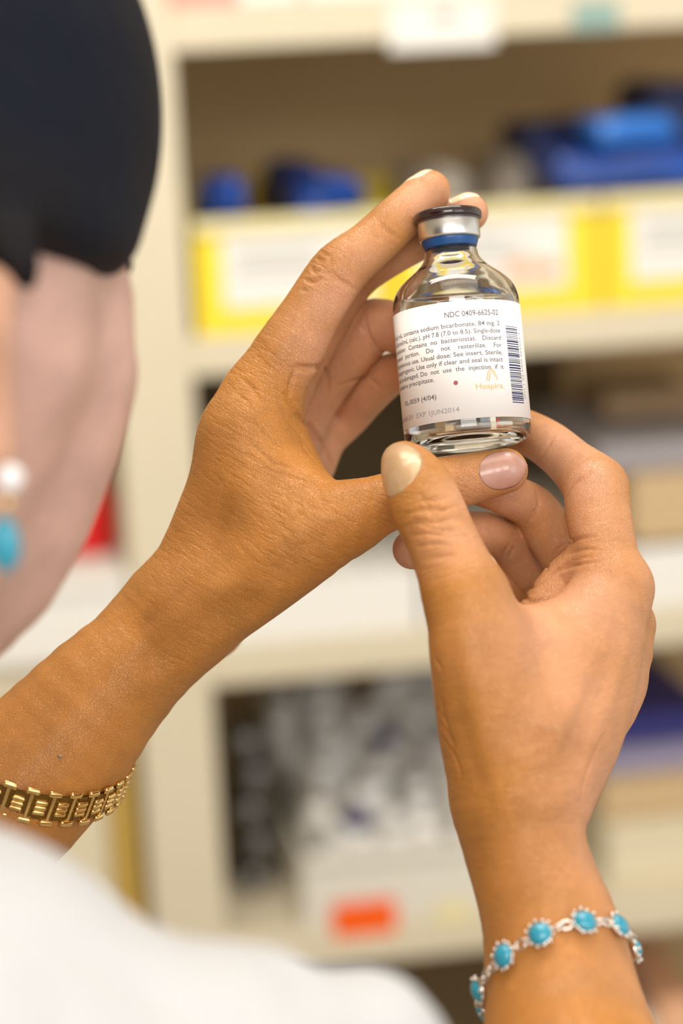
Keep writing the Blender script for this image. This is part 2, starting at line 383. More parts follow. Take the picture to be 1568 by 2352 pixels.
# ---- yellow bins on the second shelf
def bin_(name, x0, x1, Y, zb, h, dp, m, lab, label, group=None, tall_back=1.0, printcol='grey_print', lip='cream_lip'):
    e = empty(name, ((x0 + x1) / 2, Y + dp / 2, zb), label, 'bin', group); t = .004
    bm = bmesh.new()
    box_bm(bm, x0, x1, Y, Y + dp, zb, zb + t); box_bm(bm, x0, x1, Y, Y + t, zb + t, zb + h)
    box_bm(bm, x0, x1, Y + dp - t, Y + dp, zb + t, zb + h * tall_back)
    box_bm(bm, x0, x0 + t, Y + t, Y + dp - t, zb + t, zb + h); box_bm(bm, x1 - t, x1, Y + t, Y + dp - t, zb + t, zb + h)
    rel(obj('bin_body', bm, m, smooth=False), e)
    rel(box('rim', (x0, x1, Y - .005, Y, zb + h - .011, zb + h + .001), lip, bev=.001), e)
    if lab:
        a, b, c_, d_ = lab
        p = rel(box('paper_label', (x0 + a, x0 + b, Y - .0016, Y - .0002, zb + c_, zb + d_), 'white_card'), e)
        bm = bmesh.new(); yy = zb + d_ - .016
        while yy > zb + c_ + .02:
            box_bm(bm, x0 + a + .012, x0 + a + (b - a) * random.uniform(.55, .92), Y - .0021, Y - .0016, yy, yy + .0035); yy -= .010
        q = obj('printed_lines', bm, printcol, smooth=False); q.parent = p
    return e
xb = [onY(442, 600, YF)[0] + .002, onY(905, 600, YF)[0], onY(1392, 600, YF)[0]]; wB = xb[2] - xb[1]
hB = onY(440, 512, YF)[1] - Z2
names = ['yellow bin with a white label, at the left beside the upright', 'yellow bin with a white and peach label, behind the held vial', 'yellow bin at the right edge of the photo, under the big blue package']
for i in range(3):
    e = bin_('storage_bin', xb[i], xb[i] + (wB if i else xb[1] - xb[0]) - .004, YF + .006, Z2, hB, .36, 'yellow', (.024, wB - .034, .022, hB - .013), names[i], 'yellow bins on the second shelf')
    if i == 1: rel(box('peach_mark', (xb[1] + wB * .52, xb[1] + wB * .78, YF + .0038, YF + .0045, Z2 + .032, Z2 + .046), 'peach'), e)
# crumpled packages in the bins
def blobby(name, c, rad, m, label, cat, seed, group=None, kind2=None, amp=.18):
    rs = np.random.RandomState(seed); bm = bmesh.new(); bmesh.ops.create_icosphere(bm, subdivisions=4, radius=1)
    ph = rs.uniform(0, 6.28, (6, 3)); fr = rs.uniform(2, 6, (6, 3))
    for v in bm.verts:
        p = np.array(v.co); k = 1 + amp * sum(math.sin(fr[i] @ p + ph[i, 0]) for i in range(6)) / 3
        q = np.sign(p) * np.abs(p) ** .75; v.co = Vector((q[0] * rad[0] * k, q[1] * rad[1] * k, q[2] * rad[2] * k))
    o = obj(name, bm, m); o.location = c; return tag(o, label, cat, group)
def at(px, py, Y): x, z = onY(px, py, Y); return x, Y, z
blobby('wrapped_package', at(506, 478, YF + .12), (.023, .06, .026), 'blue', 'blue film package in the left yellow bin next to the upright', 'package', 1)
blobby('wrapped_package', at(740, 450, YF + .13), (.034, .05, .022), 'blue', 'darker blue film package in the left yellow bin, behind the raised fingers', 'package', 2)
blobby('wrapped_package', at(672, 440, YF + .24), (.03, .05, .03), 'blue_dark', 'navy film package behind the blue one in the left yellow bin', 'package', 9)
blobby('wrapped_package', at(598, 445, YF + .28), (.010, .025, .022), 'yellow', 'small yellow packet between the two blue packages', 'package', 3)
blobby('plastic_bag', at(985, 460, YF + .16), (.034, .07, .034), 'clearbag', 'milky grey plastic bag in the middle yellow bin, left one', 'bag', 4)
blobby('plastic_bag', at(1148, 445, YF + .18), (.027, .07, .038), 'clearbag', 'milky grey plastic bag in the middle yellow bin, beside the navy package', 'bag', 5)
def pouch(px0, px1, z0, z1, Y, dp, m, label):
    x0 = onY(px0, 400, Y)[0]; x1 = onY(px1, 400, Y)[0]; bm = bmesh.new()
    box_bm(bm, x0, x1, Y, Y + dp, z0, z1, bev=.009); bmesh.ops.subdivide_edges(bm, edges=bm.edges[:], cuts=3, use_grid_fill=True)
    rs = np.random.RandomState(int(px0)); ph = rs.uniform(0, 6, 4)
    for v in bm.verts:
        if v.co.z > z0 + .004: v.co.z += .0025 * math.sin(v.co.x * 70 + ph[0]) * math.sin(v.co.y * 50 + ph[1])
        v.co.y += .0025 * math.sin(v.co.x * 55 + ph[2] + v.co.z * 60)
    return tag(obj('wrapped_package', bm, m), label, 'package')
zrim = Z2 + hB + .002; zbt = onY(1400, 348, YF + .02)[1]
pouch(1275, 1640, zrim, zbt, YF + .012, .11, 'blue', 'large bright blue package lying across the rims of the yellow bins at the right')
pouch(1375, 1560, zbt + .004, onY(1400, 272, YF + .02)[1], YF + .016, .09, 'blue_light', 'light blue package lying on top of the large bright blue one')
pouch(1210, 1420, zrim, onY(1250, 285, YF + .15)[1], YF + .14, .12, 'blue_dark', 'navy package standing behind the left end of the large bright blue one')
pouch(1490, 1640, zrim, onY(1500, 195, YF + .15)[1], YF + .14, .12, 'blue_dark', 'tall navy package standing behind the light blue one at the right edge')
# ---- third row (between second and third shelf)
carton('carton', (455, 885), (1272, 885), YF + .375, .04, Z3, 'brown_dark', 'wide dark brown block added as shade against the back panel, behind the white leaflet trays', h=.215)  # added block, its dark colour stands in for shade behind the trays
carton('carton', (1285, 832), (1345, 832), YF + .37, .045, Z3, 'tan', 'narrow tall tan carton at the back of the third shelf', tape=True)
def tray(px0, px1, py, Y, zb, m, label, dp=.36, cat='tray'):
    x0, zt_ = onY(px0, py, Y); x1, _ = onY(px1, py, Y); h = zt_ - zb
    e = empty('paper_tray', ((x0 + x1) / 2, Y + dp / 2, zb), label, cat)
    bm = bmesh.new(); t = .004
    box_bm(bm, x0, x1, Y, Y + dp, zb, zb + t); box_bm(bm, x0, x1, Y, Y + t, zb + t, zb + h)
    box_bm(bm, x0, x0 + t, Y + t, Y + dp, zb + t, zb + h); box_bm(bm, x1 - t, x1, Y + t, Y + dp, zb + t, zb + h)
    rel(obj('tray_body', bm, m, smooth=False), e)
    bm = bmesh.new(); n = 7
    for i in range(n):
        a = x0 + t + (x1 - x0 - 2 * t) * i / n; b = x0 + t + (x1 - x0 - 2 * t) * (i + .93) / n
        box_bm(bm, a, b, Y + t + .003, Y + dp - .01, zb + t, zb + h * random.uniform(.78, .985))
    rel(obj('packed_leaflets', bm, 'white_card', smooth=False), e)
    e['ztop'] = zt_; return e
tray(492, 960, 1345, YF + .006, Z3, 'white_card', 'white tray of folded leaflets, left on the third shelf under the raised hand')
tray(972, 1440, 1300, YF + .006, Z3, 'white_card', 'white tray of folded leaflets behind the hand with the turquoise bracelet')
e = tray(1448, 1700, 1262, YF + .006, Z3, 'white_card', 'white tray of folded leaflets at the right edge under the flat tan carton')
ztr = e['ztop']; 
for q in COL.objects:
    if 'ztop' in q: del q['ztop']
ztr += .004; ca = onY(1362, 1086, YF + .05)[1]; cb = onY(1362, 1012, YF + .07)[1]; cc = onY(1362, 908, YF + .16)[1]
carton('carton', (1452, 1085), (1700, 1085), YF + .012, .3, ztr, 'tan', 'flat tan carton lying on the white tray at the right edge', h=ca - ztr, tape=False)
carton('carton', (1375, 1010), (1700, 1010), YF + .03, .26, ca + .002, 'greybox', 'grey lavender carton lying on the flat tan carton', h=cb - ca - .002, tape=False)
carton('carton', (1390, 905), (1600, 905), YF + .16, .12, cb + .002, 'brown', 'brown carton, topmost of the stack on the third shelf', h=cc - cb - .002)
# ---- fourth row: wide white bin full of small vials, dark bottles at its left
x0, zt_ = onY(692, 1965, YF + .006); x1, _ = onY(1235, 1965, YF + .006)
hW = zt_ - Z4; vb = bin_('storage_bin', x0, x1, YF + .006, Z4, hW, .36, 'white_plastic', None, 'wide white bin of small vials with an orange sticker, behind the forearms', lip='white_plastic')
a = onY(762, 2072, YF)[0]; b_ = onY(908, 2072, YF)[0]; zz0 = onY(835, 2072, YF)[1]; zz1 = onY(835, 2148, YF)[1]
tag(box('sticker', (a, b_, YF - .0006, YF + .0008, zz1, zz0), 'orange'), 'bright orange rectangular sticker on the front of the wide white bin', 'sticker')
a, b_ = onY(1000, 2060, YF)[0], onY(1080, 2060, YF)[0]
tag(box('sticker', (a, b_, YF - .0006, YF + .0008, onY(1000, 2120, YF)[1], onY(1000, 2075, YF)[1]), 'cream_lip'), 'pale printed sticker right of the orange one on the wide white bin', 'sticker')
def small_vial(capm, label):
    e = empty('small_vial', (0, 0, 0), label, 'vial', 'small vials heaped in the wide white bin')
    b = obj('vial_body', lathe([(0, 0), (.014, 0), (.016, .002), (.016, .032), (.014, .039), (.0085, .044), (.0085, .050)], 20), 'vial_glass'); b.parent = e
    c = obj('vial_cap', lathe([(.0095, .048), (.0115, .049), (.0115, .058), (.0105, .060), (0, .060)], 20), capm); c.parent = e; return e
protos = [small_vial('cap_white', 'small vial with a white cap'), small_vial('cap_grey', 'small vial with a grey metal cap'), small_vial('cap_navy', 'small vial with a navy cap')]
used = [False] * 3
cnt = {0: 0, 1: 0, 2: 0}
NC = 6
for row in range(7):
    for c_ in range(NC):
        kq = random.choice([0, 0, 1, 1, 0])
        if (row, c_) in ((0, 1), (3, 3)): kq = 2
        X = x0 + .026 + c_ * (x1 - x0 - .052) / (NC - 1) + random.uniform(-.003, .003); Y = YF + .036 + row * .046 + random.uniform(-.003, .003)
        Zv = Z4 + .030 + row * .012 + random.uniform(-.005, .008)
        rot = (random.uniform(-.35, .6), random.uniform(-.35, .35), random.uniform(0, 6))
        kind = ['white capped', 'grey metal capped', 'navy capped'][kq]
        rown = ['front row', 'second row', 'third row', 'middle row', 'fifth row', 'sixth row', 'rearmost row'][row]
        coln = ['leftmost', 'second from left', 'third from left', 'third from right', 'second from right', 'rightmost'][c_]
        lab = '%s vial in the wide white bin, %s, %s' % (kind, rown, coln)
        if not used[kq]:
            used[kq] = True; o = protos[kq]; o.location = (X, Y, Zv); o.rotation_euler = rot; o['label'] = lab
        else: dup(protos[kq], (X, Y, Zv), rot, lab)
bx0 = onY(545, 1700, YF + .05)[0]
bot = empty('dark_bottle', (0, 0, 0), 'x', 'bottle', 'dark bottles stacked beside the upright')
q = obj('bottle_body', lathe([(0, 0), (.014, 0), (.016, .002), (.016, .05), (.008, .06), (.008, .066)], 24), 'dark_bottle'); q.parent = bot
q = obj('bottle_cap', lathe([(.0095, .064), (.0108, .065), (.0108, .074), (.0095, .0755), (0, .0755)], 24), 'dull_cap'); q.parent = bot
for i in range(5):
    hgt = ['bottom', 'second from the bottom', 'third from the bottom', 'fourth from the bottom', 'topmost'][i]
    lab = 'dark silver capped bottle beside the upright, %s of the column' % hgt
    X = onY(572, 1660, YF + .1)[0] + (.003 if i % 2 else -.003); loc = (X, YF + .17, Z4 + .0165 + i * .0332)
    if i == 0: bot.location = loc; bot.rotation_euler = (math.pi / 2, 0, 0); bot['label'] = lab
    else: dup(bot, loc, (math.pi / 2, 0, 0), lab)
# right part of the fourth shelf
carton('carton', (1395, 1905), (1640, 1905), YF + .03, .3, Z4, 'ivorybox', 'ivory carton on the fourth shelf right of the wrist', )
carton('carton', (1380, 1795), (1640, 1795), YF + .05, .3, onY(1395, 1903, YF + .03)[1] + .002, 'tan', 'tan carton lying on the ivory carton')
zq = onY(1380, 1795, YF + .05)[1] + .002
carton('carton', (1385, 1730), (1640, 1730), YF + .06, .28, zq, 'lilac', 'lilac carton lying on the tan carton')
carton('carton', (1400, 1650), (1640, 1650), YF + .08, .26, onY(1385, 1730, YF + .06)[1] + .002, 'navybox', 'navy blue carton, topmost of the stack right of the wrist')
# fifth row, under the lowest visible shelf
xx = onY(1440, 2300, YF)[0]
for px0, px1, m, h, lab in ((1430, 1500, 'white_card', .15, 'white carton on the lowest visible shelf near the bracelet'), (1506, 1600, 'peach', .17, 'orange red carton on the lowest visible shelf at the right edge')):
    carton('carton', (px0, 2200), (px1, 2200), YF + .05, .2, Z5, m, lab, h=h)
carton('carton', (735, 2260), (1395, 2260), YF + .09, .26, Z5, 'brown_dark', 'wide dark brown block put in as shade under the lowest visible shelf', h=.235)  # added block that supplies the darkness of the bottom bay
# left bay of the shelving: red bottle, white tray, ochre cartons
x0a, z0a = onY(198, 1165, YF + .1)
red = empty('red_bottle', (x0a, YF + .1, Z3 + .075), 'red plastic bottle on the white tray left of the upright, beside the cheek', 'bottle')
o = obj('bottle_body', lathe([(0, 0), (.022, 0), (.024, .003), (.024, .05), (.020, .058), (.010, .068), (.010, .075)], 32), 'red'); o.parent = red
o = obj('bottle_cap', lathe([(.012, .074), (.012, .09), (.010, .093), (0, .093)], 24), 'brown'); o.parent = red
xt1 = xL0 - .004; 
e = empty('paper_tray', (xt1 - .12, YF + .18, Z3), 'white covered tray left of the upright, under the red bottle', 'tray')
rel(box('tray_body', (xt1 - .26, xt1, YF - .01, YF + .34, Z3, Z3 + .062), 'white_card', bev=.003), e)
rel(box('tray_lid', (xt1 - .264, xt1 + .002, YF - .014, YF + .344, Z3 + .062, Z3 + .074), 'white_card', bev=.002), e)
e = empty('carton', (xt1 - .02, YF + .2, Z4), 'tall ochre carton against the left side of the upright', 'box')
rel(box('carton_body', (xt1 - .028, xt1 - .002, YF + .02, YF + .3, Z4, Z4 + .21), 'kraft', bev=.001), e)
e = empty('carton', (xt1 - .1, YF + .2, Z4), 'wide tan carton left of the tall ochre carton', 'box')
rel(box('carton_body', (xt1 - .2, xt1 - .03, YF + .01, YF + .3, Z4, Z4 + .17), 'ivorybox', bev=.001), e)
#@@END_BACKGROUND

# ------------------------------------------------------------------ vial
CXv, CYv, CZv = Vector(CX), Vector(CY), Vector(CZ)
up = (CXv * -.088 + CYv * .99 + CZv * -.09).normalized()
fr = (CZv - up * CZv.dot(up)).normalized(); rt = up.cross(fr) * 1.0
rt = fr.cross(up) * -1.0 if rt.dot(CXv) < 0 else rt
base = Vector(P(1077, 1024, 800)) / 1000
VM = Matrix(((rt.x, -fr.x, up.x, base.x), (rt.y, -fr.y, up.y, base.y), (rt.z, -fr.z, up.z, base.z), (0, 0, 0, 1)))  # local x right, y away, z up
vial = bpy.data.objects.new('glass_vial', None); COL.objects.link(vial); vial.matrix_world = VM; vial.empty_display_size = .01
tag(vial, 'clear glass vial with brown cap and white printed label, held between both hands', 'vial')
HT = 77.0; mm = .001
outer = [(0, 1.6), (9, 1.3), (14, .35), (16.5, 0), (18.2, .3), (19.8, 1.5), (20.6, 3.4), (20.6, 6), (20.6, 12), (20.6, 28), (20.6, 42), (20.6, 46), (20.3, 48.2), (19.6, 50.4), (18.4, 52.4), (16.4, 54.5), (14.1, 56.4), (11.6, 58.4), (9.7, 60.6), (8.7, 62.8), (8.1, 68.5), (9.2, 69), (9.4, 73.2), (6.2, 73.4)]
inner = [(6.1, 73), (6.2, 68.5), (6.5, 64.5), (7.4, 61.0), (9.4, 58.2), (12.2, 55.8), (14.9, 53.5), (17.0, 51.2), (18.3, 48.8), (19.0, 46.4), (19.1, 43), (19.1, 28), (19.1, 10), (19.1, 6.5), (18.9, 4.6), (18.1, 3.4), (16.4, 2.6), (10, 3.3), (0, 3.6)]
def refine(pr, sub=4):
    s = spline([[a, b] for a, b in pr], sub); s[:, 0] = np.maximum(s[:, 0], 0); s[0] = pr[0]; s[-1] = pr[-1]; return [(x * mm, y * mm) for x, y in s]
g = obj('glass_body', lathe(refine(outer) + refine(inner), 96), 'glass', vial)
liq = lathe([(0, 3.62 * mm)] + [(max(r - .02 * mm, 0) if r else 0, z) for r, z in refine(inner)[::-1]][1:-6] + [(0, 70 * mm)], 96)
wz = VM.to_3x3().inverted() @ Vector((0, 0, 1)); lc = Vector((0, 0, 50.0 * mm))
r_ = bmesh.ops.bisect_plane(liq, geom=liq.verts[:] + liq.edges[:] + liq.faces[:], plane_co=lc, plane_no=wz, clear_outer=True)
bmesh.ops.holes_fill(liq, edges=[e for e in liq.edges if e.is_boundary])
obj('liquid', liq, 'water', vial)
obj('stopper_ring', lathe(refine([(8.0, 65.0), (8.5, 64.9), (8.8, 65.8), (9.2, 67.0), (9.2, 69.0), (8.2, 69.1)], 2), 64), 'ring', vial)
obj('crimp_seal', lathe([(x * mm, z * mm) for x, z in [(8.6, 67.9), (9.6, 67.6), (10.0, 68.0), (10.1, 68.6), (10.1, 73.6), (9.8, 74.0), (0, 74.1)]], 96), 'alu', vial)
obj('flip_cap', lathe([(x * mm, z * mm) for x, z in [(0, 73.8), (10.2, 73.8), (10.95, 74.1), (11.2, 74.8), (11.15, 76.2), (10.7, 76.9), (10.0, 77.15), (9.0, 77.0), (8.6, 76.7), (0, 76.6)]], 96), 'cap', vial)
# label wrapped round the body: theta 0 faces the camera
RL = 20.6 + .12
LT, LB = 44.0, 6.3
def wrap(th, z, dr=0.0): return Vector(((RL + dr) * math.sin(th) * mm, -(RL + dr) * math.cos(th) * mm, z * mm))
bm = bmesh.new(); n = 140; prev = None
for i in range(n + 1):
    th = R(-168 + 262 * i / n); ring = [bm.verts.new(wrap(th, z, d)) for z, d in ((LB, 0), (LT, 0), (LT, -.1), (LB, -.1))]
    if prev:
        for k in range(4): bm.faces.new((prev[k], ring[k], ring[(k + 1) % 4], prev[(k + 1) % 4]))
    else: bm.faces.new(ring)
    prev = ring
bm.faces.new(prev[::-1])
label = obj('label', bm, 'label', vial)
tag(label, 'white paper label')
DR = .035
def text_mesh(bm, s, th0, th1, h, cap, side=False, z0=None, z1=None):
    """write s between two angles, baseline h mm under the label's top edge; cap = capital height"""
    cu = bpy.data.curves.new('t', 'FONT'); cu.body = s; cu.resolution_u = 3; cu.offset = .010
    ob = bpy.data.objects.new('t', cu); COL.objects.link(ob); dg = bpy.context.evaluated_depsgraph_get()
    me = bpy.data.meshes.new_from_object(ob.evaluated_get(dg)); bpy.data.objects.remove(ob); bpy.data.curves.remove(cu)
    xs = [v.co.x for v in me.vertices]; x0, x1 = min(xs), max(xs); ky = cap / .70
    vs = []
    for v in me.vertices:
        u = (v.co.x - x0) / (x1 - x0)
        if side: vs.append(bm.verts.new(wrap(R(th0) + v.co.y * -ky / RL, LT - (z0 + (z1 - z0) * (1 - u)), DR)))
        else: vs.append(bm.verts.new(wrap(R(th0 + (th1 - th0) * u), LT - h + v.co.y * ky, DR)))
    for p in me.polygons:
        try: bm.faces.new([vs[i] for i in p.vertices])
        except ValueError: pass
    bpy.data.meshes.remove(me)
bm = bmesh.new()
text_mesh(bm, 'NDC 0409-6625-02', -14, 36, 5.0, 1.75)
rows = [('Each mL contains sodium bicarbonate, 84 mg. 2', 8.3), ('mOsmol/mL (calc.). pH 7.8 (7.0 to 8.5). Single-dose', 10.65), ('container.  Contains  no  bacteriostat.   Discard', 13.0), ('unused   portion.    Do    not    resterilize.    For', 15.35),
        ('intravenous use. Usual dose: See insert. Sterile,', 17.7), ('nonpyrogenic. Use only if clear and seal is intact', 20.0), ('and undamaged. Do  not  use  the  injection  if  it', 22.35)]
for s, h in rows: text_mesh(bm, s, -84, 36.5, h, 1.45)
text_mesh(bm, 'contains precipitate.', -84, -29, 24.7, 1.45)
text_mesh(bm, 'RL-0059 (4/04)', -70, -28.5, 30.3, 1.55)
o = obj('printed_text', bm, 'ink', label, smooth=False)
bm = bmesh.new(); text_mesh(bm, '15-440-EV  EXP 1JUN2014', -86, -8.5, 35.2, 1.55)
obj('date_stamp', bm, 'ink2', label, smooth=False)
bm = bmesh.new(); text_mesh(bm, '(01) 1 03 0409 662502 5', 66.5, 0, 0, 1.1, True, 9.8, 31.5)
obj('serial_digits', bm, 'ink2', label, smooth=False)
bm = bmesh.new()
def patch(bm, t0, t1, h0, h1, n=8):
    pv = None
    for i in range(n + 1):
        th = R(t0 + (t1 - t0) * i / n); c_ = (bm.verts.new(wrap(th, LT - h0, DR)), bm.verts.new(wrap(th, LT - h1, DR)))
        if pv: bm.faces.new((pv[0], c_[0], c_[1], pv[1]))
        pv = c_
rs = random.Random(3); h = 8.4
while h < 33.2:
    wd = rs.choice([.18, .18, .2, .34, .34, .52, .2]); patch(bm, 43.5, 61.5, h, h + wd); h += wd + rs.choice([.16, .2, .2, .34, .42])
obj('barcode', bm, 'bar', label, smooth=False)
bm = bmesh.new(); text_mesh(bm, 'Hospira', 7.6, 33.6, 28.6, 1.75)
def arc_strip(pts, wd):
    pr = None
    for i, (a, h) in enumerate(pts):
        c_ = (bm.verts.new(wrap(R(a) - wd / RL / 2, LT - h, DR)), bm.verts.new(wrap(R(a) + wd / RL / 2, LT - h, DR)))
        if pr: bm.faces.new((pr[0], c_[0], c_[1], pr[1]))
        pr = c_
def qb(p0, p1, p2, n=10): return [((1 - t) ** 2 * p0[0] + 2 * t * (1 - t) * p1[0] + t * t * p2[0], (1 - t) ** 2 * p0[1] + 2 * t * (1 - t) * p1[1] + t * t * p2[1]) for t in (i / n for i in range(n + 1))]
arc_strip(qb((18.2, 26.2), (19.0, 22.8), (22.8, 22.2)), .30); arc_strip(qb((20.6, 26.0), (20.4, 23.6), (22.8, 22.2)), .25)
arc_strip(qb((28.4, 26.0), (27.0, 22.8), (22.8, 22.2)), .30); arc_strip(qb((26.2, 25.0), (25.4, 23.2), (22.8, 22.2)), .25); arc_strip(qb((19.4, 26.4), (22.6, 23.8), (24.4, 22.7)), .22)
obj('logo', bm, 'gold_ink', label, smooth=False)
bm = bmesh.new(); c0 = bm.verts.new(wrap(R(-9.6), LT - 26.0, DR)); rg = [bm.verts.new(wrap(R(-9.6) + .72 * math.cos(a) / RL, LT - 26.0 + .72 * math.sin(a), DR)) for a in [2 * math.pi * i / 24 for i in range(24)]]
for i in range(24): bm.faces.new((c0, rg[i], rg[(i + 1) % 24]))
obj('printed_dot', bm, 'red_ink', label, smooth=False)

# ------------------------------------------------------------------ the person: hands and forearms
LH = Sculpt(); ZV = CZ
LH.px([(-420, 2230, 785, 225), (-150, 1980, 795, 205), (95, 1755, 800, 178), (230, 1600, 802, 150), (350, 1480, 805, 127), (400, 1420, 806, 122)], 3, 3, (ZV, .8))
LH.px([(380, 1440, 806, 120), (455, 1300, 803, 100), (522, 1110, 800, 88), (600, 905, 802, 80)], 8)
LH.px([(430, 1420, 826, 100), (560, 1150, 826, 88), (645, 885, 827, 72)], 10)
LH.px([(460, 1420, 840, 90), (600, 1150, 845, 85), (702, 930, 848, 66)], 10)
LH.px([(480, 1430, 850, 80), (640, 1180, 862, 80), (738, 1000, 866, 58)], 10)
LH.px([(455, 1405, 795, 112), (580, 1320, 788, 110), (700, 1240, 782, 103), (800, 1190, 780, 80)], 10)          # thenar
LH.px([(560, 1000, 797, 92), (600, 1100, 792, 95), (650, 1190, 786, 92)], 12)                                       # web between thumb and index
LH.px([(620, 960, 806, 60), (680, 1060, 800, 50), (716, 1140, 790, 50)], 10)
LH.px([(800, 1190, 780, 80), (850, 1168, 780, 72), (900, 1150, 782, 67), (960, 1130, 785, 70), (1020, 1112, 787, 64), (1100, 1095, 788, 58), (1160, 1081, 788, 52)], 4)    # thumb
LH.px([(600, 905, 802, 80), (655, 818, 802, 80), (715, 718, 803, 69), (768, 636, 804, 67), (800, 602, 805, 63), (845, 566, 808, 57), (905, 512, 813, 55), (955, 462, 818.5, 50), (987, 438, 820.5, 47)], 5)
LH.px([(645, 885, 827, 72), (720, 760, 832, 68), (800, 640, 834, 62), (890, 586, 830, 51), (980, 540, 829, 48), (1040, 507, 828, 46), (1077, 488, 824, 44)], 3)
LH.px([(702, 930, 848, 66), (765, 847, 846, 63), (812, 792, 844, 65), (862, 747, 841, 62), (930, 762, 836, 55), (1000, 800, 830, 50)], .8)
LH.px([(738, 1000, 866, 58), (795, 955, 866, 52), (842, 903, 858, 52), (900, 858, 849, 48), (970, 846, 839, 43)], .8)

RH = Sculpt()
RH.px([(1420, 3000, 650, 300), (1340, 2560, 692, 235), (1300, 2352, 716, 190), (1270, 2160, 730, 161), (1234, 2040, 738, 144), (1194, 1905, 745, 141), (1198, 1820, 748, 154), (1220, 1700, 752, 170)], 3, 3, (ZV, .82))
RH.px([(1203, 1835, 752, 136), (1285, 1700, 757, 130), (1356, 1520, 764, 112), (1405, 1350, 771, 76)], 8)
RH.px([(1410, 1355, 776, 68), (1425, 1430, 788, 62), (1385, 1560, 784, 84)], 14, 2)
RH.px([(1383, 1114, 793, 56), (1386, 1120, 793, 56)], 8, 1)
RH.px([(1222, 1825, 772, 108), (1345, 1620, 785, 108), (1434, 1440, 795, 63)], 10)
RH.px([(1212, 1820, 788, 98), (1330, 1620, 806, 100), (1396, 1455, 822, 66)], 9)
RH.px([(1195, 1800, 798, 90), (1290, 1600, 822, 95), (1330, 1440, 838, 62)], 9)
RH.px([(1165, 1800, 742, 122), (1132, 1680, 738, 112), (1100, 1560, 735, 102), (1086, 1450, 736, 100), (1070, 1370, 739, 94)], 9)
RH.px([(1130, 1500, 744, 105), (1230, 1500, 752, 110), (1330, 1480, 760, 110)], 12)                                 # web
RH.px([(1180, 1640, 746, 150), (1260, 1600, 754, 150)], 12)
RH.px([(1070, 1370, 739, 94), (1040, 1300, 742, 87), (1010, 1230, 746, 82), (988, 1180, 749, 83), (966, 1130, 753, 79), (945, 1090, 757, 68), (928, 1066, 760, 53)], 4)
RH.px([(1340, 1310, 783, 62), (1300, 1350, 786, 66), (1230, 1420, 780, 50)], 5)                                      # palm pad under the index
RH.px([(1405, 1350, 771, 74), (1388, 1260, 779, 74), (1373, 1180, 786, 76), (1364, 1118, 792, 73), (1314, 1066, 806, 58), (1262, 1022, 818, 54), (1212, 994, 826, 51), (1165, 975, 827, 47)], 3)
RH.px([(1434, 1440, 795, 62), (1370, 1350, 812, 64), (1310, 1290, 818, 60), (1264, 1226, 819, 57), (1225, 1168, 816, 53), (1160, 1135, 809, 49), (1090, 1110, 806, 46), (1050, 1096, 806, 40)], 1.0)
RH.px([(1396, 1455, 822, 66), (1330, 1400, 835, 62), (1262, 1350, 838, 58), (1208, 1296, 834, 57), (1160, 1238, 824, 51), (1085, 1222, 812, 48), (1000, 1244, 804, 46), (947, 1262, 800, 46)], 1.0)
RH.px([(1330, 1440, 838, 62), (1270, 1400, 845, 52), (1180, 1365, 840, 46), (1110, 1330, 830, 40)], 1.0)

def on_surface(S, path, r, lift=0.0, n=6, t0=560):
    pts = spline([[a, b] for a, b in path], n) if len(path) > 2 else np.array([[path[0][0] + (path[1][0] - path[0][0]) * i / n, path[0][1] + (path[1][1] - path[0][1]) * i / n] for i in range(n + 1)])
    h, ok = S.hit(pts, t0)
    if not ok.all(): h = h[ok]
    if len(h) < 2: return None
    g = S.grad(h); L = len(h); prof = np.sin(np.linspace(.12, math.pi - .12, L)) ** .6
    return np.hstack([h + g * lift, (r * prof)[:, None]])
def creases(S, items):
    todo = []
    for path, r in items:
        q = on_surface(S, path, r, lift=r * .15)
        if q is not None: todo.append(q)
    for q in todo: q[:, 3] = q[:, 3] * 1.35 + .06; S.groove(q, .6)
def ridges(S, items):
    todo = []
    for path, r, sink in items:
        q = on_surface(S, path, r, lift=-sink)
        if q is not None: todo.append(q)
    for q in todo: S.ridge(q, 3.0)
ridges(LH, [([(300, 1440), (420, 1330), (560, 1240)], 3.2, 3.2), ([(480, 1180), (540, 1020), (600, 900)], 3, 3.0), ([(560, 1330), (680, 1230), (800, 1170)], 3, 2.8)])
ridges(RH, [([(1160, 1880), (1120, 1740), (1080, 1560), (1050, 1420)], 3.6, 3.2), ([(1250, 1800), (1330, 1620), (1400, 1440)], 2.8, 3.0), ([(1340, 1760), (1400, 1600), (1450, 1460)], 2.4, 2.6)])
def hollow(S, path, r, lift, k=6):
    q = on_surface(S, path, r, lift=lift)
    if q is not None: q[:, 3] = r - .0; S.groove(q, k)
hollow(RH, [(1205, 1660), (1232, 1715), (1245, 1775)], 6.5, 5.2, 5); hollow(RH, [(1375, 1560), (1335, 1660), (1300, 1760)], 8, 7.0, 5); hollow(RH, [(1290, 1440), (1270, 1540), (1240, 1600)], 10, 9.2, 6)
hollow(LH, [(560, 1395), (470, 1440), (380, 1500)], 8, 7.0, 5); hollow(LH, [(520, 1280), (600, 1180), (640, 1120)], 9, 8.0, 6)
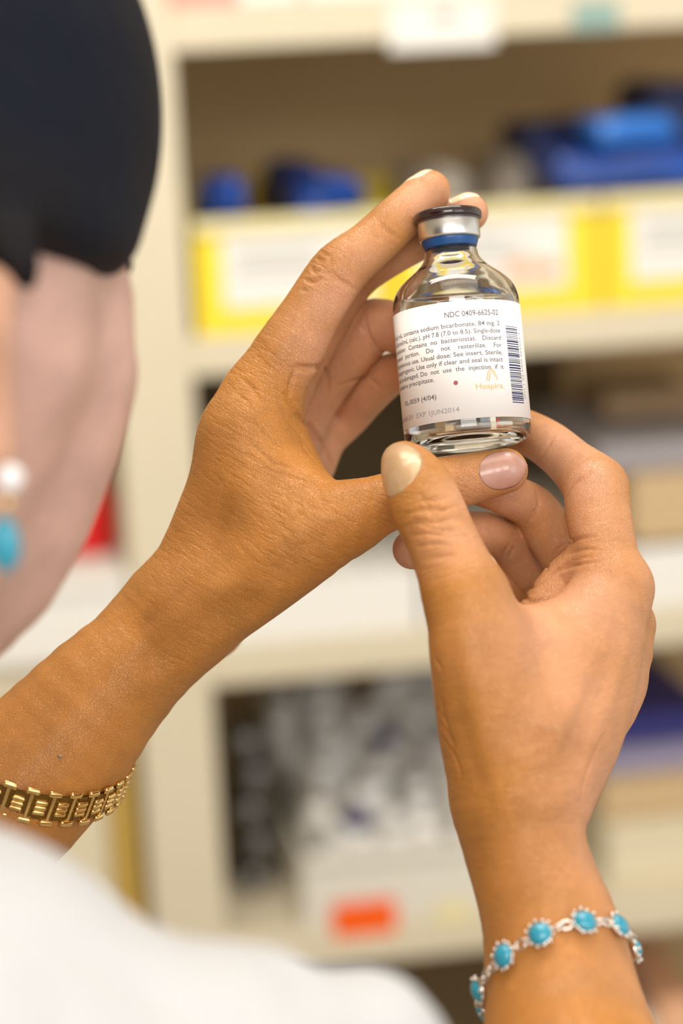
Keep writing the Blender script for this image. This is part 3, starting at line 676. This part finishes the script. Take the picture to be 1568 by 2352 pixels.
creases(LH, [
    ([(712, 610), (722, 625), (735, 622)], .5), ([(700, 640), (718, 648), (738, 640)], .5), ([(725, 590), (745, 602)], .45), ([(690, 665), (706, 668)], .45), ([(735, 575), (756, 590)], .4), ([(745, 645), (757, 612), (760, 585)], .35),
    ([(762, 622), (775, 640), (800, 655), (820, 668)], .6), ([(868, 505), (885, 525), (905, 540), (918, 552)], .55), ([(855, 540), (875, 552)], .3),
    ([(672, 842), (700, 846), (722, 846), (748, 830)], 1.0), ([(683, 838), (668, 880), (664, 915)], .7),
    ([(672, 948), (692, 958), (712, 985), (745, 1030), (776, 1096)], 1.1), ([(650, 900), (668, 930), (690, 955)], .5), ([(640, 930), (662, 965), (690, 1000), (715, 1035)], .4), ([(700, 880), (712, 920), (710, 960)], .4), ([(745, 830), (752, 880), (748, 930)], .6),
    ([(836, 725), (842, 760), (855, 790), (872, 812)], .65), ([(828, 745), (834, 765)], .35), ([(778, 885), (800, 880), (830, 868), (862, 845)], .6), ([(845, 868), (862, 882), (878, 898)], .5),
    ([(640, 1085), (700, 1105), (760, 1108)], .4), ([(620, 1060), (680, 1080), (730, 1098)], .35), ([(560, 1000), (600, 1040), (640, 1080)], .35), ([(575, 960), (610, 1000), (655, 1040)], .35), ([(850, 1092), (858, 1120), (856, 1150)], .3),
    ([(560, 870), (585, 900), (600, 930)], .3), ([(540, 900), (570, 925), (590, 950)], .3), ([(690, 990), (700, 1030), (735, 1070)], .35)])
creases(RH, [
    ([(925, 1185), (955, 1172), (990, 1168), (1020, 1172), (1045, 1160)], .5), ([(930, 1210), (965, 1198), (1000, 1200), (1040, 1192)], .5), ([(940, 1232), (975, 1225), (1010, 1228), (1050, 1215)], .45), ([(945, 1160), (975, 1148), (1005, 1150), (1030, 1140)], .4),
    ([(955, 1255), (990, 1250), (1030, 1250)], .35), ([(965, 1135), (990, 1180), (985, 1225)], .3), ([(1010, 1140), (1000, 1180), (1015, 1220)], .3), ([(970, 1280), (1005, 1278), (1040, 1275)], .3), ([(950, 1190), (985, 1212), (1030, 1218)], .3),
    ([(1270, 1005), (1250, 1035), (1230, 1070), (1222, 1092)], .5), ([(1365, 1078), (1340, 1095), (1315, 1112), (1298, 1140), (1293, 1165)], .8), ([(1296, 1160), (1294, 1200), (1300, 1245)], .5),
    ([(1228, 1122), (1238, 1150), (1226, 1195)], .6), ([(1216, 1150), (1222, 1180), (1212, 1205)], .4), ([(1168, 1250), (1160, 1270), (1155, 1290)], .6), ([(1180, 1255), (1170, 1280)], .5),
    ([(1250, 1318), (1275, 1270), (1320, 1240), (1365, 1232)], .65), ([(1196, 1364), (1235, 1340), (1280, 1310), (1330, 1296), (1375, 1290)], .6), ([(1200, 1362), (1215, 1380), (1245, 1378)], .6), ([(1300, 1275), (1340, 1262), (1380, 1262)], .35), ([(1290, 1300), (1335, 1282), (1370, 1275)], .3),
    ([(1010, 1590), (1018, 1640), (1030, 1680)], .5), ([(1005, 1650), (1030, 1690), (1045, 1720)], .45), ([(1012, 1690), (1045, 1740), (1060, 1790)], .45), ([(998, 1510), (1015, 1540)], .35), ([(1000, 1620), (1022, 1660), (1040, 1700)], .35),
    ([(1330, 1850), (1350, 1770), (1385, 1690)], .45)])
print('sculpt ready')

def nail(S, c0, c1, nrm, wid_deg, t0, t1, name, m, parent, lift=.35, tip_round=.5, label=None):
    """nail plate laid on the finger surface: c0->c1 finger axis, nrm outward direction, t along c0->c1"""
    ax = c1 - c0; L = np.linalg.norm(ax); ax = ax / L; nr = nrm - ax * (nrm @ ax); nr /= np.linalg.norm(nr); sd = np.cross(ax, nr)
    NU, NV = 22, 16; dirs, cen, lf = [], [], []
    for i in range(NU + 1):
        u = i / NU; e = 2 * u - 1
        wdt = ((1 - abs(e) ** 1.9) ** .62 if e < 0 else (1 - abs(e) ** 2.6) ** .5) if abs(e) < 1 else 0
        for j in range(NV + 1):
            v = (2 * j / NV - 1) * max(wdt, .02); a = R(wid_deg) * v
            dirs.append(nr * math.cos(a) + sd * math.sin(a)); cen.append(c0 + ax * L * (t0 + (t1 - t0) * u))
            lf.append(lift * (1 - .75 * (2 * j / NV - 1) ** 4) * (.35 + .65 * min(1, u * 4)))
    dirs = np.array(dirs); cen = np.array(cen); lf = np.array(lf)[:, None]
    p = S.march(cen, dirs); top = p + dirs * lf; bot = p - dirs * .35
    bm = bmesh.new(); T = [bm.verts.new(Vector(q / 1000)) for q in top]; B = [bm.verts.new(Vector(q / 1000)) for q in bot]; W = NV + 1
    for i in range(NU):
        for j in range(NV):
            q = [i * W + j, i * W + j + 1, (i + 1) * W + j + 1, (i + 1) * W + j]
            bm.faces.new([T[k] for k in q]); bm.faces.new([B[k] for k in q[::-1]])
    rim = [j for j in range(W)] + [i * W + NV for i in range(1, NU + 1)] + [NU * W + j for j in range(NV - 1, -1, -1)] + [i * W for i in range(NU - 1, 0, -1)]
    for a, b in zip(rim, rim[1:] + rim[:1]): bm.faces.new((T[a], B[a], B[b], T[b]))
    o = obj(name, bm, m); o.parent = parent; o.matrix_parent_inverse = parent.matrix_basis.inverted()
    if label: o['label'] = label
    return o
# ---- head, neck and trunk as coarser regions of the same body mesh
HD = Sculpt()
def C4(x, y, z, r): return [*CW((x, y, z)), r]
HD.chain([C4(-128, 98, -625, 76), C4(-130, 70, -622, 70)], 12, 1)                         # cranium
HD.chain([C4(-90, 66, -648, 32), C4(-88, 38, -645, 35), C4(-106, -4, -648, 36), C4(-124, -22, -658, 30)], 12)   # brow, cheek, jaw
HD.chain([C4(-112, 60, -668, 34), C4(-118, 10, -680, 32), C4(-128, -22, -676, 24)], 14)   # front of the face
HD.chain([C4(-84, 34, -683, 8), C4(-78, 22, -696, 10)], 8)                                 # nose
HD.chain([C4(-95, 40, -600, 34), C4(-112, -5, -610, 30)], 14)                              # back of the jaw under the ear
HD.chain([C4(-160, 20, -600, 55), C4(-165, -40, -590, 52), C4(-165, -110, -575, 58)], 16) # neck
ER = Sculpt()
ER.px([(a, b, d, q) for a, b, d, q in ((-4, 660, 552, 17), (4, 730, 549, 20), (6, 800, 548, 20), (0, 880, 550, 22), (4, 960, 551, 22), (-4, 1040, 552, 30))], 4, 3)
ER.px([(4, 660, 552, 17), (-50, 612, 548, 20), (-120, 620, 541, 20), (-172, 700, 536, 20), (-176, 800, 536, 20), (-140, 900, 540, 20), (-80, 980, 546, 24), (-20, 1046, 551, 30)], 5, 3)
ER.px([(-60, 700, 556, 60), (-80, 800, 556, 66), (-50, 900, 558, 52), (-24, 980, 558, 40)], 10, 2)
ER.px([(-40, 690, 549, 14), (-110, 710, 545, 14), (-120, 800, 545, 14), (-80, 880, 549, 14)], 5, 3)
FWD = CX * .68 - CZ * .73; RGT = CX * .73 + CZ * .68; HC = CW((-128, 40, -630))
def face_pt(S, side, h, ang):
    d = FWD * math.cos(R(ang)) + RGT * side * math.sin(R(ang)); return S.march(HC + CY * h, np.array([d]))[0], d
for sd in (-1, 1):
    pts_ = [face_pt(HD, sd, 8, a)[0] for a in (16, 24, 32)]; HD.groove([[*(q), 5] for q in pts_], 6)
HD.groove([[*face_pt(HD, 1, -36, a)[0], 1.2] for a in (-16, -8, 0, 8, 16)], 2)
BD = Sculpt()
def W4(x, y, z, r): return [x, y, z, r]
shR = CW((-75, -165, -515)); elR = CW((97, -306, -640)); shL = CW((-345, -75, -650)); elL = CW((-225, -222, -782)); nk = CW((-165, -110, -575))
mid = (shR + shL) / 2
pel = np.array([mid[0] - 20, mid[1] - 10, 900.0])
BD.chain([[*shR, 46], [*(shR * .6 + mid * .4 + [0, 0, 12]), 50], [*(mid + [0, 0, 16]), 56], [*(shL * .6 + mid * .4 + [0, 0, 12]), 50], [*shL, 46]], 20)
BD.chain([[*(mid + [0, 0, -60]), 110], [*(mid + [0, 0, -220]), 105], [*(pel + [0, 0, 120]), 100], [*pel, 115]], 30)
BD.chain([[*shR, 46], [*((shR + elR) / 2), 40], [*elR, 37]], 10); BD.chain([[*shL, 46], [*((shL + elL) / 2), 40], [*elL, 36]], 10)
BD.chain([[*elR, 37], [*P(1420, 3000, 650), 36]], 6, 1); BD.chain([[*elL, 36], [*P(-420, 2230, 785), 33]], 6, 1)
for sx in (-1, 1):
    BD.chain([[*(pel + [sx * 75, 0, -40]), 85], [pel[0] + sx * 85, pel[1], 500, 55], [pel[0] + sx * 90, pel[1], 110, 38], [pel[0] + sx * 92, pel[1] - 5, 50, 34]], 10)
BD.chain([[*nk, 54], [*(mid + [0, 0, 20]), 60]], 14)
parts = []; 
def blob_mask(v, blobs):
    m = np.zeros(len(v))
    for a, b, d, r, wt in blobs:
        q = P(a, b, d); m = np.maximum(m, wt * np.clip(1.35 - np.linalg.norm(v - q, axis=1) / r, 0, 1))
    return np.clip(m, 0, 1)
pinkL = [(700, 740, 790, 10, .45), (790, 700, 795, 14, .8), (730, 800, 800, 14, .8), (870, 580, 790, 16, .7), (1000, 440, 805, 15, 1), (1080, 485, 817, 14, 1), (800, 790, 835, 24, .75), (880, 760, 835, 16, .9), (850, 900, 850, 26, .7), (720, 950, 840, 26, .7), (740, 1050, 840, 26, .75), (1200, 1110, 785, 9, .5), (930, 640, 830, 16, .8)]
pinkR = [(1270, 1020, 800, 24, .9), (1340, 1090, 780, 16, .8), (1360, 1180, 775, 16, .6), (1200, 1150, 800, 16, .8), (1270, 1240, 800, 16, .7), (1190, 1290, 820, 18, .7), (1120, 1230, 810, 14, .7), (940, 1265, 800, 15, 1), (1280, 1310, 775, 15, .6), (885, 1100, 755, 6, .8), (1050, 1150, 745, 9, .7), (1090, 1230, 745, 12, .55), (1180, 1400, 745, 16, .5), (1440, 1200, 775, 16, .5), (1450, 1350, 775, 22, .6), (1420, 1550, 775, 26, .5), (1330, 1700, 760, 26, .5), (1300, 1900, 750, 26, .5), (1370, 2150, 730, 26, .5), (1400, 2330, 716, 26, .5)]
pinkR += [(1200, 1480, 745, 24, .9), (1320, 1440, 760, 26, .9), (1380, 1600, 770, 26, .9), (1280, 1620, 745, 26, .8), (1330, 1800, 750, 28, .9), (1060, 1250, 740, 14, .6), (1330, 2000, 735, 22, .6)]  # back-of-hand blobs paint the cool pinkish highlight into the skin
pinkL += [(1080, 1120, 785, 12, .5), (760, 1000, 850, 28, .8)]
wrL = [(735, 610, 795, 10, 1), (560, 880, 795, 26, .7), (520, 1060, 790, 40, .55), (600, 1080, 785, 30, .7), (400, 1250, 790, 34, .5), (700, 1200, 775, 30, .8), (860, 1180, 775, 20, .7), (1040, 1120, 780, 10, .6), (450, 1450, 790, 40, .4)]
wrR = [(1250, 1550, 760, 60, .3), (1150, 1850, 740, 50, .3), (985, 1190, 740, 20, 1), (1030, 1300, 735, 16, .7), (1040, 1420, 735, 16, .5), (1030, 1640, 735, 24, .6), (1050, 1760, 740, 24, .6), (1380, 1250, 775, 16, .5), (1440, 1380, 775, 16, .6), (1250, 1420, 760, 26, .35), (1350, 1550, 765, 36, .3)]
def along(v, a, b, wav=.55, wid=.12):
    d = b - a; d = d / np.linalg.norm(d); t = (v - a) @ d; q = v - a - t[:, None] * d
    e = np.cross(d, CZ); e /= np.linalg.norm(e)
    return np.stack([t * wav, (q @ e) * wid, (q @ CZ) * wid], 1)
def region(S, h, pink, wr, a, b, cheek=None):
    v, F = S.mesh(h); al = along(v, a, b)
    return v, F, blob_mask(v, pink), blob_mask(v, wr), al, (np.zeros(len(v)) if cheek is None else np.full(len(v), cheek))
import time; T0 = time.time()
RG = [region(LH, .66, pinkL, wrL, P(350, 1480, 805), P(640, 950, 800)), region(RH, .66, pinkR, wrR, P(1200, 1900, 745), P(1020, 1200, 745)),
      region(HD, 2.6, [], [], P(0, 0, 600), P(0, 500, 600), 1.0), region(ER, 1.6, [(0, 850, 546, 80, .35)], [], P(0, 0, 600), P(0, 500, 600), 0.55), region(BD, 6.5, [], [], P(0, 0, 600), P(0, 500, 600), 0.0)]  # ear tinted more orange than the face, shading put into its colour
print('meshed', time.time() - T0, [len(r[0]) for r in RG])
off = 0; VV, FF = [], []
for r in RG: VV.append(r[0]); FF.append(r[1] + off); off += len(r[0])
org = Vector((mid[0] / 1000, mid[1] / 1000, 0))
me = make_mesh('person', np.vstack(VV), np.vstack(FF), tuple(org), dict(pink=np.concatenate([r[2] for r in RG]), wrinkle=np.concatenate([r[3] for r in RG]), along=np.vstack([r[4] for r in RG]), cheek=np.concatenate([r[5] for r in RG])))
person = link('person', me, 'skin'); person.location = org
tag(person, 'dark haired person in white coat, seen from behind, raising a glass vial', 'person')
for sd in (-1, 1):
    p_, d_ = face_pt(HD, sd, 8, 24); bm = bmesh.new(); bmesh.ops.create_uvsphere(bm, u_segments=24, v_segments=16, radius=.0105)
    for v in bm.verts: v.co += Vector((p_ - d_ * 6.5) / 1000)
    ey = obj('eye', bm, 'pearl', person); ey.matrix_parent_inverse = person.matrix_basis.inverted()
    bm = bmesh.new(); bmesh.ops.create_uvsphere(bm, u_segments=20, v_segments=12, radius=.0055)
    for v in bm.verts: v.co += Vector((p_ - d_ * 1.2) / 1000)
    ir = obj('iris', bm, 'brown_dark', ey)
    BR = Sculpt(); BR.chain([[*face_pt(HD, sd, 25, a)[0], q] for a, q in ((10, 1.6), (18, 2.2), (27, 2.2), (38, 1.0))], 1, 3)
    v, F = BR.mesh(.9); link('eyebrow', make_mesh('eyebrow', v, F, tuple(org)), 'hair', person)
for nm, hh in (('upper_lip', -33.5), ('lower_lip', -39.5)):
    BR = Sculpt(); BR.chain([[*(face_pt(HD, 1, hh, a)[0]), q] for a, q in ((-17, .8), (-8, 2.8), (0, 3.2), (8, 2.8), (17, .8))], 1, 3)
    v, F = BR.mesh(.9); link(nm, make_mesh(nm, v, F, tuple(org)), 'lips', person)
# nails
def pt(a, b, d): return P(a, b, d)
nail(RH, pt(957, 1120, 756), pt(928, 1066, 760), CZ * 1.0 - CX * .60 + CY * .2, 54, -.5, 1.85, 'fingernail', 'nail_gold', person, label='pale gold polished thumbnail')
nail(LH, pt(1100, 1095, 788), pt(1160, 1081, 788), CZ * 1.0 + CY * .08, 56, -.05, 1.86, 'fingernail', 'nail_pink', person, label='rosy polished thumbnail')
nail(LH, pt(955, 462, 818.5), pt(987, 438, 820.5), CY * .8 - CX * .45 - CZ * .25, 55, .0, 1.9, 'fingernail', 'nail_tip', person)
nail(LH, pt(1040, 507, 828), pt(1077, 488, 824), CY * .9 - CX * .3 - CZ * .1, 55, .0, 1.8, 'fingernail', 'nail_tip', person)
ml, _ = LH.hit([(138, 1737)])
bm = bmesh.new(); bmesh.ops.create_icosphere(bm, subdivisions=2, radius=.0008)
for v in bm.verts: v.co = v.co + Vector(ml[0] / 1000)
mo = obj('mole', bm, 'brown', person); mo.matrix_parent_inverse = person.matrix_basis.inverted(); mo['label'] = 'small brown mole'
# hair
HR = Sculpt()
HR.chain([C4(-128, 100, -622, 83), C4(-132, 78, -612, 82)], 10, 1)
HR.chain([C4(-150, 110, -590, 70), C4(-170, 60, -575, 50), C4(-175, 20, -575, 40)], 20)
upc = CW((.25, 1, .0)) - CO; upc = upc / np.linalg.norm(upc)
cut = float(upc @ P(170, 605, 580))
HR.plane(-upc, -cut, 14)
HR.chain([C4(-178, 95, -575, 62), C4(-192, 45, -568, 54), C4(-198, 0, -572, 44)], 18)
HR.px([(20, 560, 556, 60), (40, 600, 556, 50), (62, 640, 558, 26)], 8)
v, F = HR.mesh(3.0)
o = link('hair', make_mesh('hair', v, F, tuple(org)), 'hair', person); tag(o, 'short dark hair')
# coat
CT = Sculpt()
CT.px([(-215, 2545, 500, 672), (-350, 2700, 520, 690)], 12, 1)
CT.px([(250, 2560, 500, 400), (450, 2510, 505, 352), (560, 2540, 508, 345)], 10, 2)
CT.px([(610, 2290, 512, 90), (560, 2400, 512, 170)], 8, 2)
CT.px([(690, 2445, 515, 205), (828, 2408, 520, 165)], 5, 1)
CT.px([(828, 2408, 520, 165), (880, 2560, 530, 240), (1000, 2900, 560, 380)], 8, 2)
CT.chain([[*CW((-5, -200, -545)), 42], [*((shR + elR) / 2 + [0, 0, 0]), 50], [*(elR + [0, 0, 0]), 48], [*(elR * .62 + P(1420, 3000, 650) * .38), 46]], 14)
CT.chain([[*shR, 56], [*((shR + elR) / 2), 52], [*elR, 47]], 14)
CT.chain([[*shL, 58], [*((shL + elL) / 2), 50], [*elL, 47]], 14); CT.chain([[*elL, 47], [*(elL * .6 + P(-420, 2230, 785) * .4), 45]], 8, 1)
CT.chain([[*shR, 50], [*(shR * .6 + mid * .4 + [0, 0, 5]), 60], [*(mid + [0, 0, 5]), 68], [*(shL * .6 + mid * .4 + [0, 0, 5]), 60], [*shL, 58]], 25)
CT.chain([[*(mid + [0, 0, -60]), 124], [*(mid + [0, 0, -220]), 118], [*(pel + [0, 0, 120]), 115], [*pel, 135], [*(pel + [0, 0, -220]), 150]], 30)
CT.plane((0, 0, -1), -600.0, 6)
g = []
for path, r in [([(60, 2230), (140, 2300), (180, 2400)], 3.0), ([(150, 2180), (330, 2270), (480, 2340), (600, 2400)], 2.2), ([(640, 2215), (680, 2240), (712, 2260), (690, 2300)], 2.6), ([(0, 2140), (120, 2160), (250, 2200)], 1.8), ([(560, 2300), (700, 2310), (820, 2345)], 2.0)]:
    q = on_surface(CT, path, r, .5, t0=300)
    if q is not None: g.append(q)
for q in g: CT.groove(q, 5)
v, F = CT.mesh(4.0)
o = link('white_coat', make_mesh('white_coat', v, F, tuple(org)), 'coat', person); tag(o, 'white coat')
TR = Sculpt()
for sx in (-1, 1): TR.chain([[*(pel + [sx * 75, 0, -40]), 95], [pel[0] + sx * 85, pel[1], 500, 68], [pel[0] + sx * 90, pel[1], 120, 56]], 10)
TR.plane((0, 0, -1), -90.0, 4)
v, F = TR.mesh(8.0); link('trousers', make_mesh('trousers', v, F, tuple(org)), 'trousers', person)
for sx in (-1, 1):
    SH = Sculpt(); SH.chain([[pel[0] + sx * 92, pel[1] - 20, 42, 42], [pel[0] + sx * 95 + 10, pel[1] + 70, 40, 40], [pel[0] + sx * 100 + 20, pel[1] + 170, 32, 32]], 10)
    v, F = SH.mesh(6.0); link('shoe', make_mesh('shoe', v, F, tuple(org)), 'shoe', person)

# ------------------------------------------------------------------ earring
er = P(22, 1098, 534) / 1000
ee = empty('earring', er, 'pearl and turquoise drop earring hanging from the ear at the left edge', 'earring')
def sph(name, r, m, par, loc, sz=1.0, n=24):
    bm = bmesh.new(); bmesh.ops.create_uvsphere(bm, u_segments=n, v_segments=n // 2, radius=r)
    for v in bm.verts: v.co.z *= sz
    o = obj(name, bm, m, par); o.location = loc; return o
sph('pearl', .0031, 'pearl', ee, (0, 0, 0))
sph('gold_link', .0011, 'gold', ee, (-.001, 0, -.0058), 1.8)
sph('turquoise_drop', .0036, 'turq', ee, (-.0022, 0, -.0145), 1.75)

# ------------------------------------------------------------------ gold link bracelet on the raised forearm
def frame_at(p, t, nrm):
    x = Vector(t).normalized(); z = (Vector(nrm) - x * Vector(nrm).dot(x)).normalized(); y = z.cross(x)
    return Matrix(((x.x, y.x, z.x, p[0]), (x.y, y.y, z.y, p[1]), (x.z, y.z, z.z, p[2]), (0, 0, 0, 1)))
def loop_on(S, C, u, v, n=240, off=0.6):
    th = np.linspace(0, 2 * math.pi, n, endpoint=False); d = np.cos(th)[:, None] * u + np.sin(th)[:, None] * v
    d /= np.linalg.norm(d, axis=1, keepdims=True)
    p = S.march(C, d); 
    for _ in range(10): p = (np.roll(p, 1, 0) + 2 * p + np.roll(p, -1, 0)) / 4
    return p + d * off, d
uL = (P(285, 1812, 800) - P(-80, 1668, 800)); uL /= np.linalg.norm(uL)
vL = -CY * 9 + CZ * 26; vL /= np.linalg.norm(vL)
cL = P(98, 1742, 800)
lp, ld = loop_on(LH, cL, uL, vL, 240, 1.0)
seglen = np.linalg.norm(np.roll(lp, -1, 0) - lp, axis=1); cum = np.concatenate([[0], np.cumsum(seglen)]); LL = cum[-1]
def at_len(s, lp, ld, cum):
    s = s % cum[-1]; i = int(np.searchsorted(cum, s, side='right') - 1) % len(lp); j = (i + 1) % len(lp); t = (s - cum[i]) / max(cum[i + 1] - cum[i], 1e-6)
    return lp[i] * (1 - t) + lp[j] * t, lp[j] - lp[i], ld[i]
def capsule_bm(bm, L, r, y, z=0.0, flat=.55, n=12, m=7):
    """rounded bar along local x, centred"""
    vs = []
    for i in range(m * 2 + 2):
        if i <= m: a = math.pi / 2 * (1 - i / m); x = -L / 2 - math.sin(a) * r * .7; rr = math.cos(a) * r
        else: a = math.pi / 2 * ((i - m - 1) / m); x = L / 2 + math.sin(a) * r * .7; rr = math.cos(a) * r
        rr = max(rr, 1e-5); vs.append([bm.verts.new((x, y + rr * math.cos(2 * math.pi * k / n), z + rr * flat * math.sin(2 * math.pi * k / n))) for k in range(n)])
    for a, b in zip(vs[:-1], vs[1:]):
        for k in range(n): bm.faces.new((a[k], a[(k + 1) % n], b[(k + 1) % n], b[k]))
    bm.faces.new(vs[0][::-1]); bm.faces.new(vs[-1])
gb = empty('gold_bracelet', Vector(cL / 1000), 'polished gold link bracelet on the forearm at the left', 'bracelet')
NL = int(LL / 7.2); st = LL / NL; HW = 6.0
bm = bmesh.new(); box_bm(bm, -st * .0005 * .93, st * .0005 * .93, -HW * .72 * mm, HW * .72 * mm, -.4 * mm, .2 * mm); me_b = bpy.data.meshes.new('link_backing'); bm.to_mesh(me_b); bm.free(); me_b.materials.append(MT['gold_dark'])
bm = bmesh.new()
for sy in (-1, 1): capsule_bm(bm, st * .42 * mm, 1.15 * mm, sy * HW * .86 * mm, .45 * mm, .8)
capsule2 = bmesh.new()
box_bm(bm, -.55 * mm, .55 * mm, -HW * .8 * mm, HW * .8 * mm, -.2 * mm, .95 * mm, bev=.25 * mm)
me_o = bpy.data.meshes.new('bracelet_link'); bmesh.ops.recalc_face_normals(bm, faces=bm.faces[:]); bm.to_mesh(me_o); bm.free(); me_o.materials.append(MT['gold'])
bm = bmesh.new()
for k in (-1, 0, 1): capsule_bm(bm, st * .40 * mm, .92 * mm, k * 1.75 * mm, .5 * mm, .95)
me_i = bpy.data.meshes.new('centre_bars'); bmesh.ops.recalc_face_normals(bm, faces=bm.faces[:]); bm.to_mesh(me_i); bm.free(); me_i.materials.append(MT['gold'])
for me_ in (me_o, me_i): me_.polygons.foreach_set('use_smooth', [True] * len(me_.polygons))
for i in range(NL):
    for frac, me_, nm in ((0, me_o, 'bracelet_link'), (.5, me_i, 'centre_bars'), (.25, me_b, 'link_backing'), (.75, me_b, 'link_backing')):
        p, t, d = at_len(i * st + frac * st, lp, ld, cum)
        o = bpy.data.objects.new(nm, me_); COL.objects.link(o); o.parent = gb; o.matrix_parent_inverse = Matrix.Translation(-gb.location); o.matrix_basis = frame_at(p / 1000, t, d)

# ------------------------------------------------------------------ turquoise bracelet on the other wrist
tb_c = P(1283, 2212, 722)
uR = P(1480, 2185, 722) - P(1105, 2330, 722); uR /= np.linalg.norm(uR); vR = CY * 20 + CZ * 25; vR /= np.linalg.norm(vR)
lp2, ld2 = loop_on(RH, tb_c, uR, vR, 300, .9)
sg = np.linalg.norm(np.roll(lp2, -1, 0) - lp2, axis=1); cum2 = np.concatenate([[0], np.cumsum(sg)])
tb = empty('turquoise_bracelet', Vector(tb_c / 1000), 'silver chain bracelet set with round turquoise stones on the wrist at the right', 'bracelet')
def put(bm_or_me, nm, p, t, d, m=None, parent=tb):
    me_ = bm_or_me
    o = bpy.data.objects.new(nm, me_); COL.objects.link(o); o.parent = parent; o.matrix_parent_inverse = Matrix.Translation(-tb.location); o.matrix_basis = frame_at(p / 1000, t, d); return o
bm = lathe([(0, -.6 * mm), (3.2 * mm, -.6 * mm), (3.7 * mm, 0), (3.6 * mm, .7 * mm), (3.3 * mm, .8 * mm), (0, .6 * mm)], 32)
for k in range(12):
    a = 2 * math.pi * k / 12; r_ = bmesh.ops.create_uvsphere(bm, u_segments=10, v_segments=8, radius=.62 * mm)
    for v in r_['verts']: v.co += Vector((4.0 * mm * math.cos(a), 4.0 * mm * math.sin(a), .75 * mm + (.5 * mm if k % 2 else 0)))
bmesh.ops.recalc_face_normals(bm, faces=bm.faces[:]); me_set = bpy.data.meshes.new('stone_setting'); bm.to_mesh(me_set); bm.free(); me_set.materials.append(MT['silver'])
bm = lathe([(0, .4 * mm), (3.35 * mm, .5 * mm), (3.3 * mm, 1.1 * mm), (2.9 * mm, 1.8 * mm), (2.1 * mm, 2.4 * mm), (1.1 * mm, 2.75 * mm), (0, 2.85 * mm)], 32)
bmesh.ops.recalc_face_normals(bm, faces=bm.faces[:]); me_st = bpy.data.meshes.new('turquoise_stone'); bm.to_mesh(me_st); bm.free(); me_st.materials.append(MT['turq'])
def torus_bm(R1, r, sx=1.0, n=24, m=10):
    bm = bmesh.new(); V = [[bm.verts.new(((R1 + r * math.cos(b)) * math.cos(a) * sx, (R1 + r * math.cos(b)) * math.sin(a), r * math.sin(b))) for b in [2 * math.pi * j / m for j in range(m)]] for a in [2 * math.pi * i / n for i in range(n)]]
    for i in range(n):
        for j in range(m): bm.faces.new((V[i][j], V[(i + 1) % n][j], V[(i + 1) % n][(j + 1) % m], V[i][(j + 1) % m]))
    return bm
bm = torus_bm(1.35 * mm, .42 * mm, 1.25); me_r = bpy.data.meshes.new('chain_ring'); bmesh.ops.recalc_face_normals(bm, faces=bm.faces[:]); bm.to_mesh(me_r); bm.free(); me_r.materials.append(MT['silver'])
for me_ in (me_set, me_st, me_r): me_.polygons.foreach_set('use_smooth', [True] * len(me_.polygons))
ppx = np.array([proj(q) for q in lp2]); fr_m = (ld2 @ CZ) > -.35
anch = []
for tx, ty in ((1108, 2335), (1128, 2278), (1172, 2212), (1242, 2152), (1338, 2102), (1422, 2115), (1458, 2182)):
    dd = np.hypot(ppx[:, 0] - tx, ppx[:, 1] - ty) + np.where(fr_m, 0, 400); anch.append(int(dd.argmin()))
print('bracelet anchors', anch, [tuple(ppx[a].round()) for a in anch])
anch = sorted(set(anch)); pos = [cum2[a] for a in anch]
stp = float(np.median(np.diff(pos))) if len(pos) > 2 else 12
s_ = pos[-1]
while s_ + stp * 1.4 < pos[0] + cum2[-1]: s_ += stp; pos.append(s_)
for i, s0 in enumerate(pos):
    p, t, d = at_len(s0, lp2, ld2, cum2); d2 = np.array(d)
    o = put(me_set, 'stone_setting', p + d2 * .3, t, d); put(me_st, 'turquoise_stone', p + d2 * .3, t, d)
    s1 = pos[i + 1] if i + 1 < len(pos) else pos[0] + cum2[-1]; g0, g1 = s0 + 4.3, s1 - 4.3; nn = max(1, int(round((g1 - g0) / 2.6)))
    for k in range(nn):
        p, t, d = at_len(g0 + (g1 - g0) * (k + .5) / nn, lp2, ld2, cum2)
        dd = np.array(d) if k % 2 == 0 else np.cross(t / np.linalg.norm(t), d); put(me_r, 'chain_ring', p + np.array(d) * .7, t, dd)
SC.cycles.max_bounces = 12
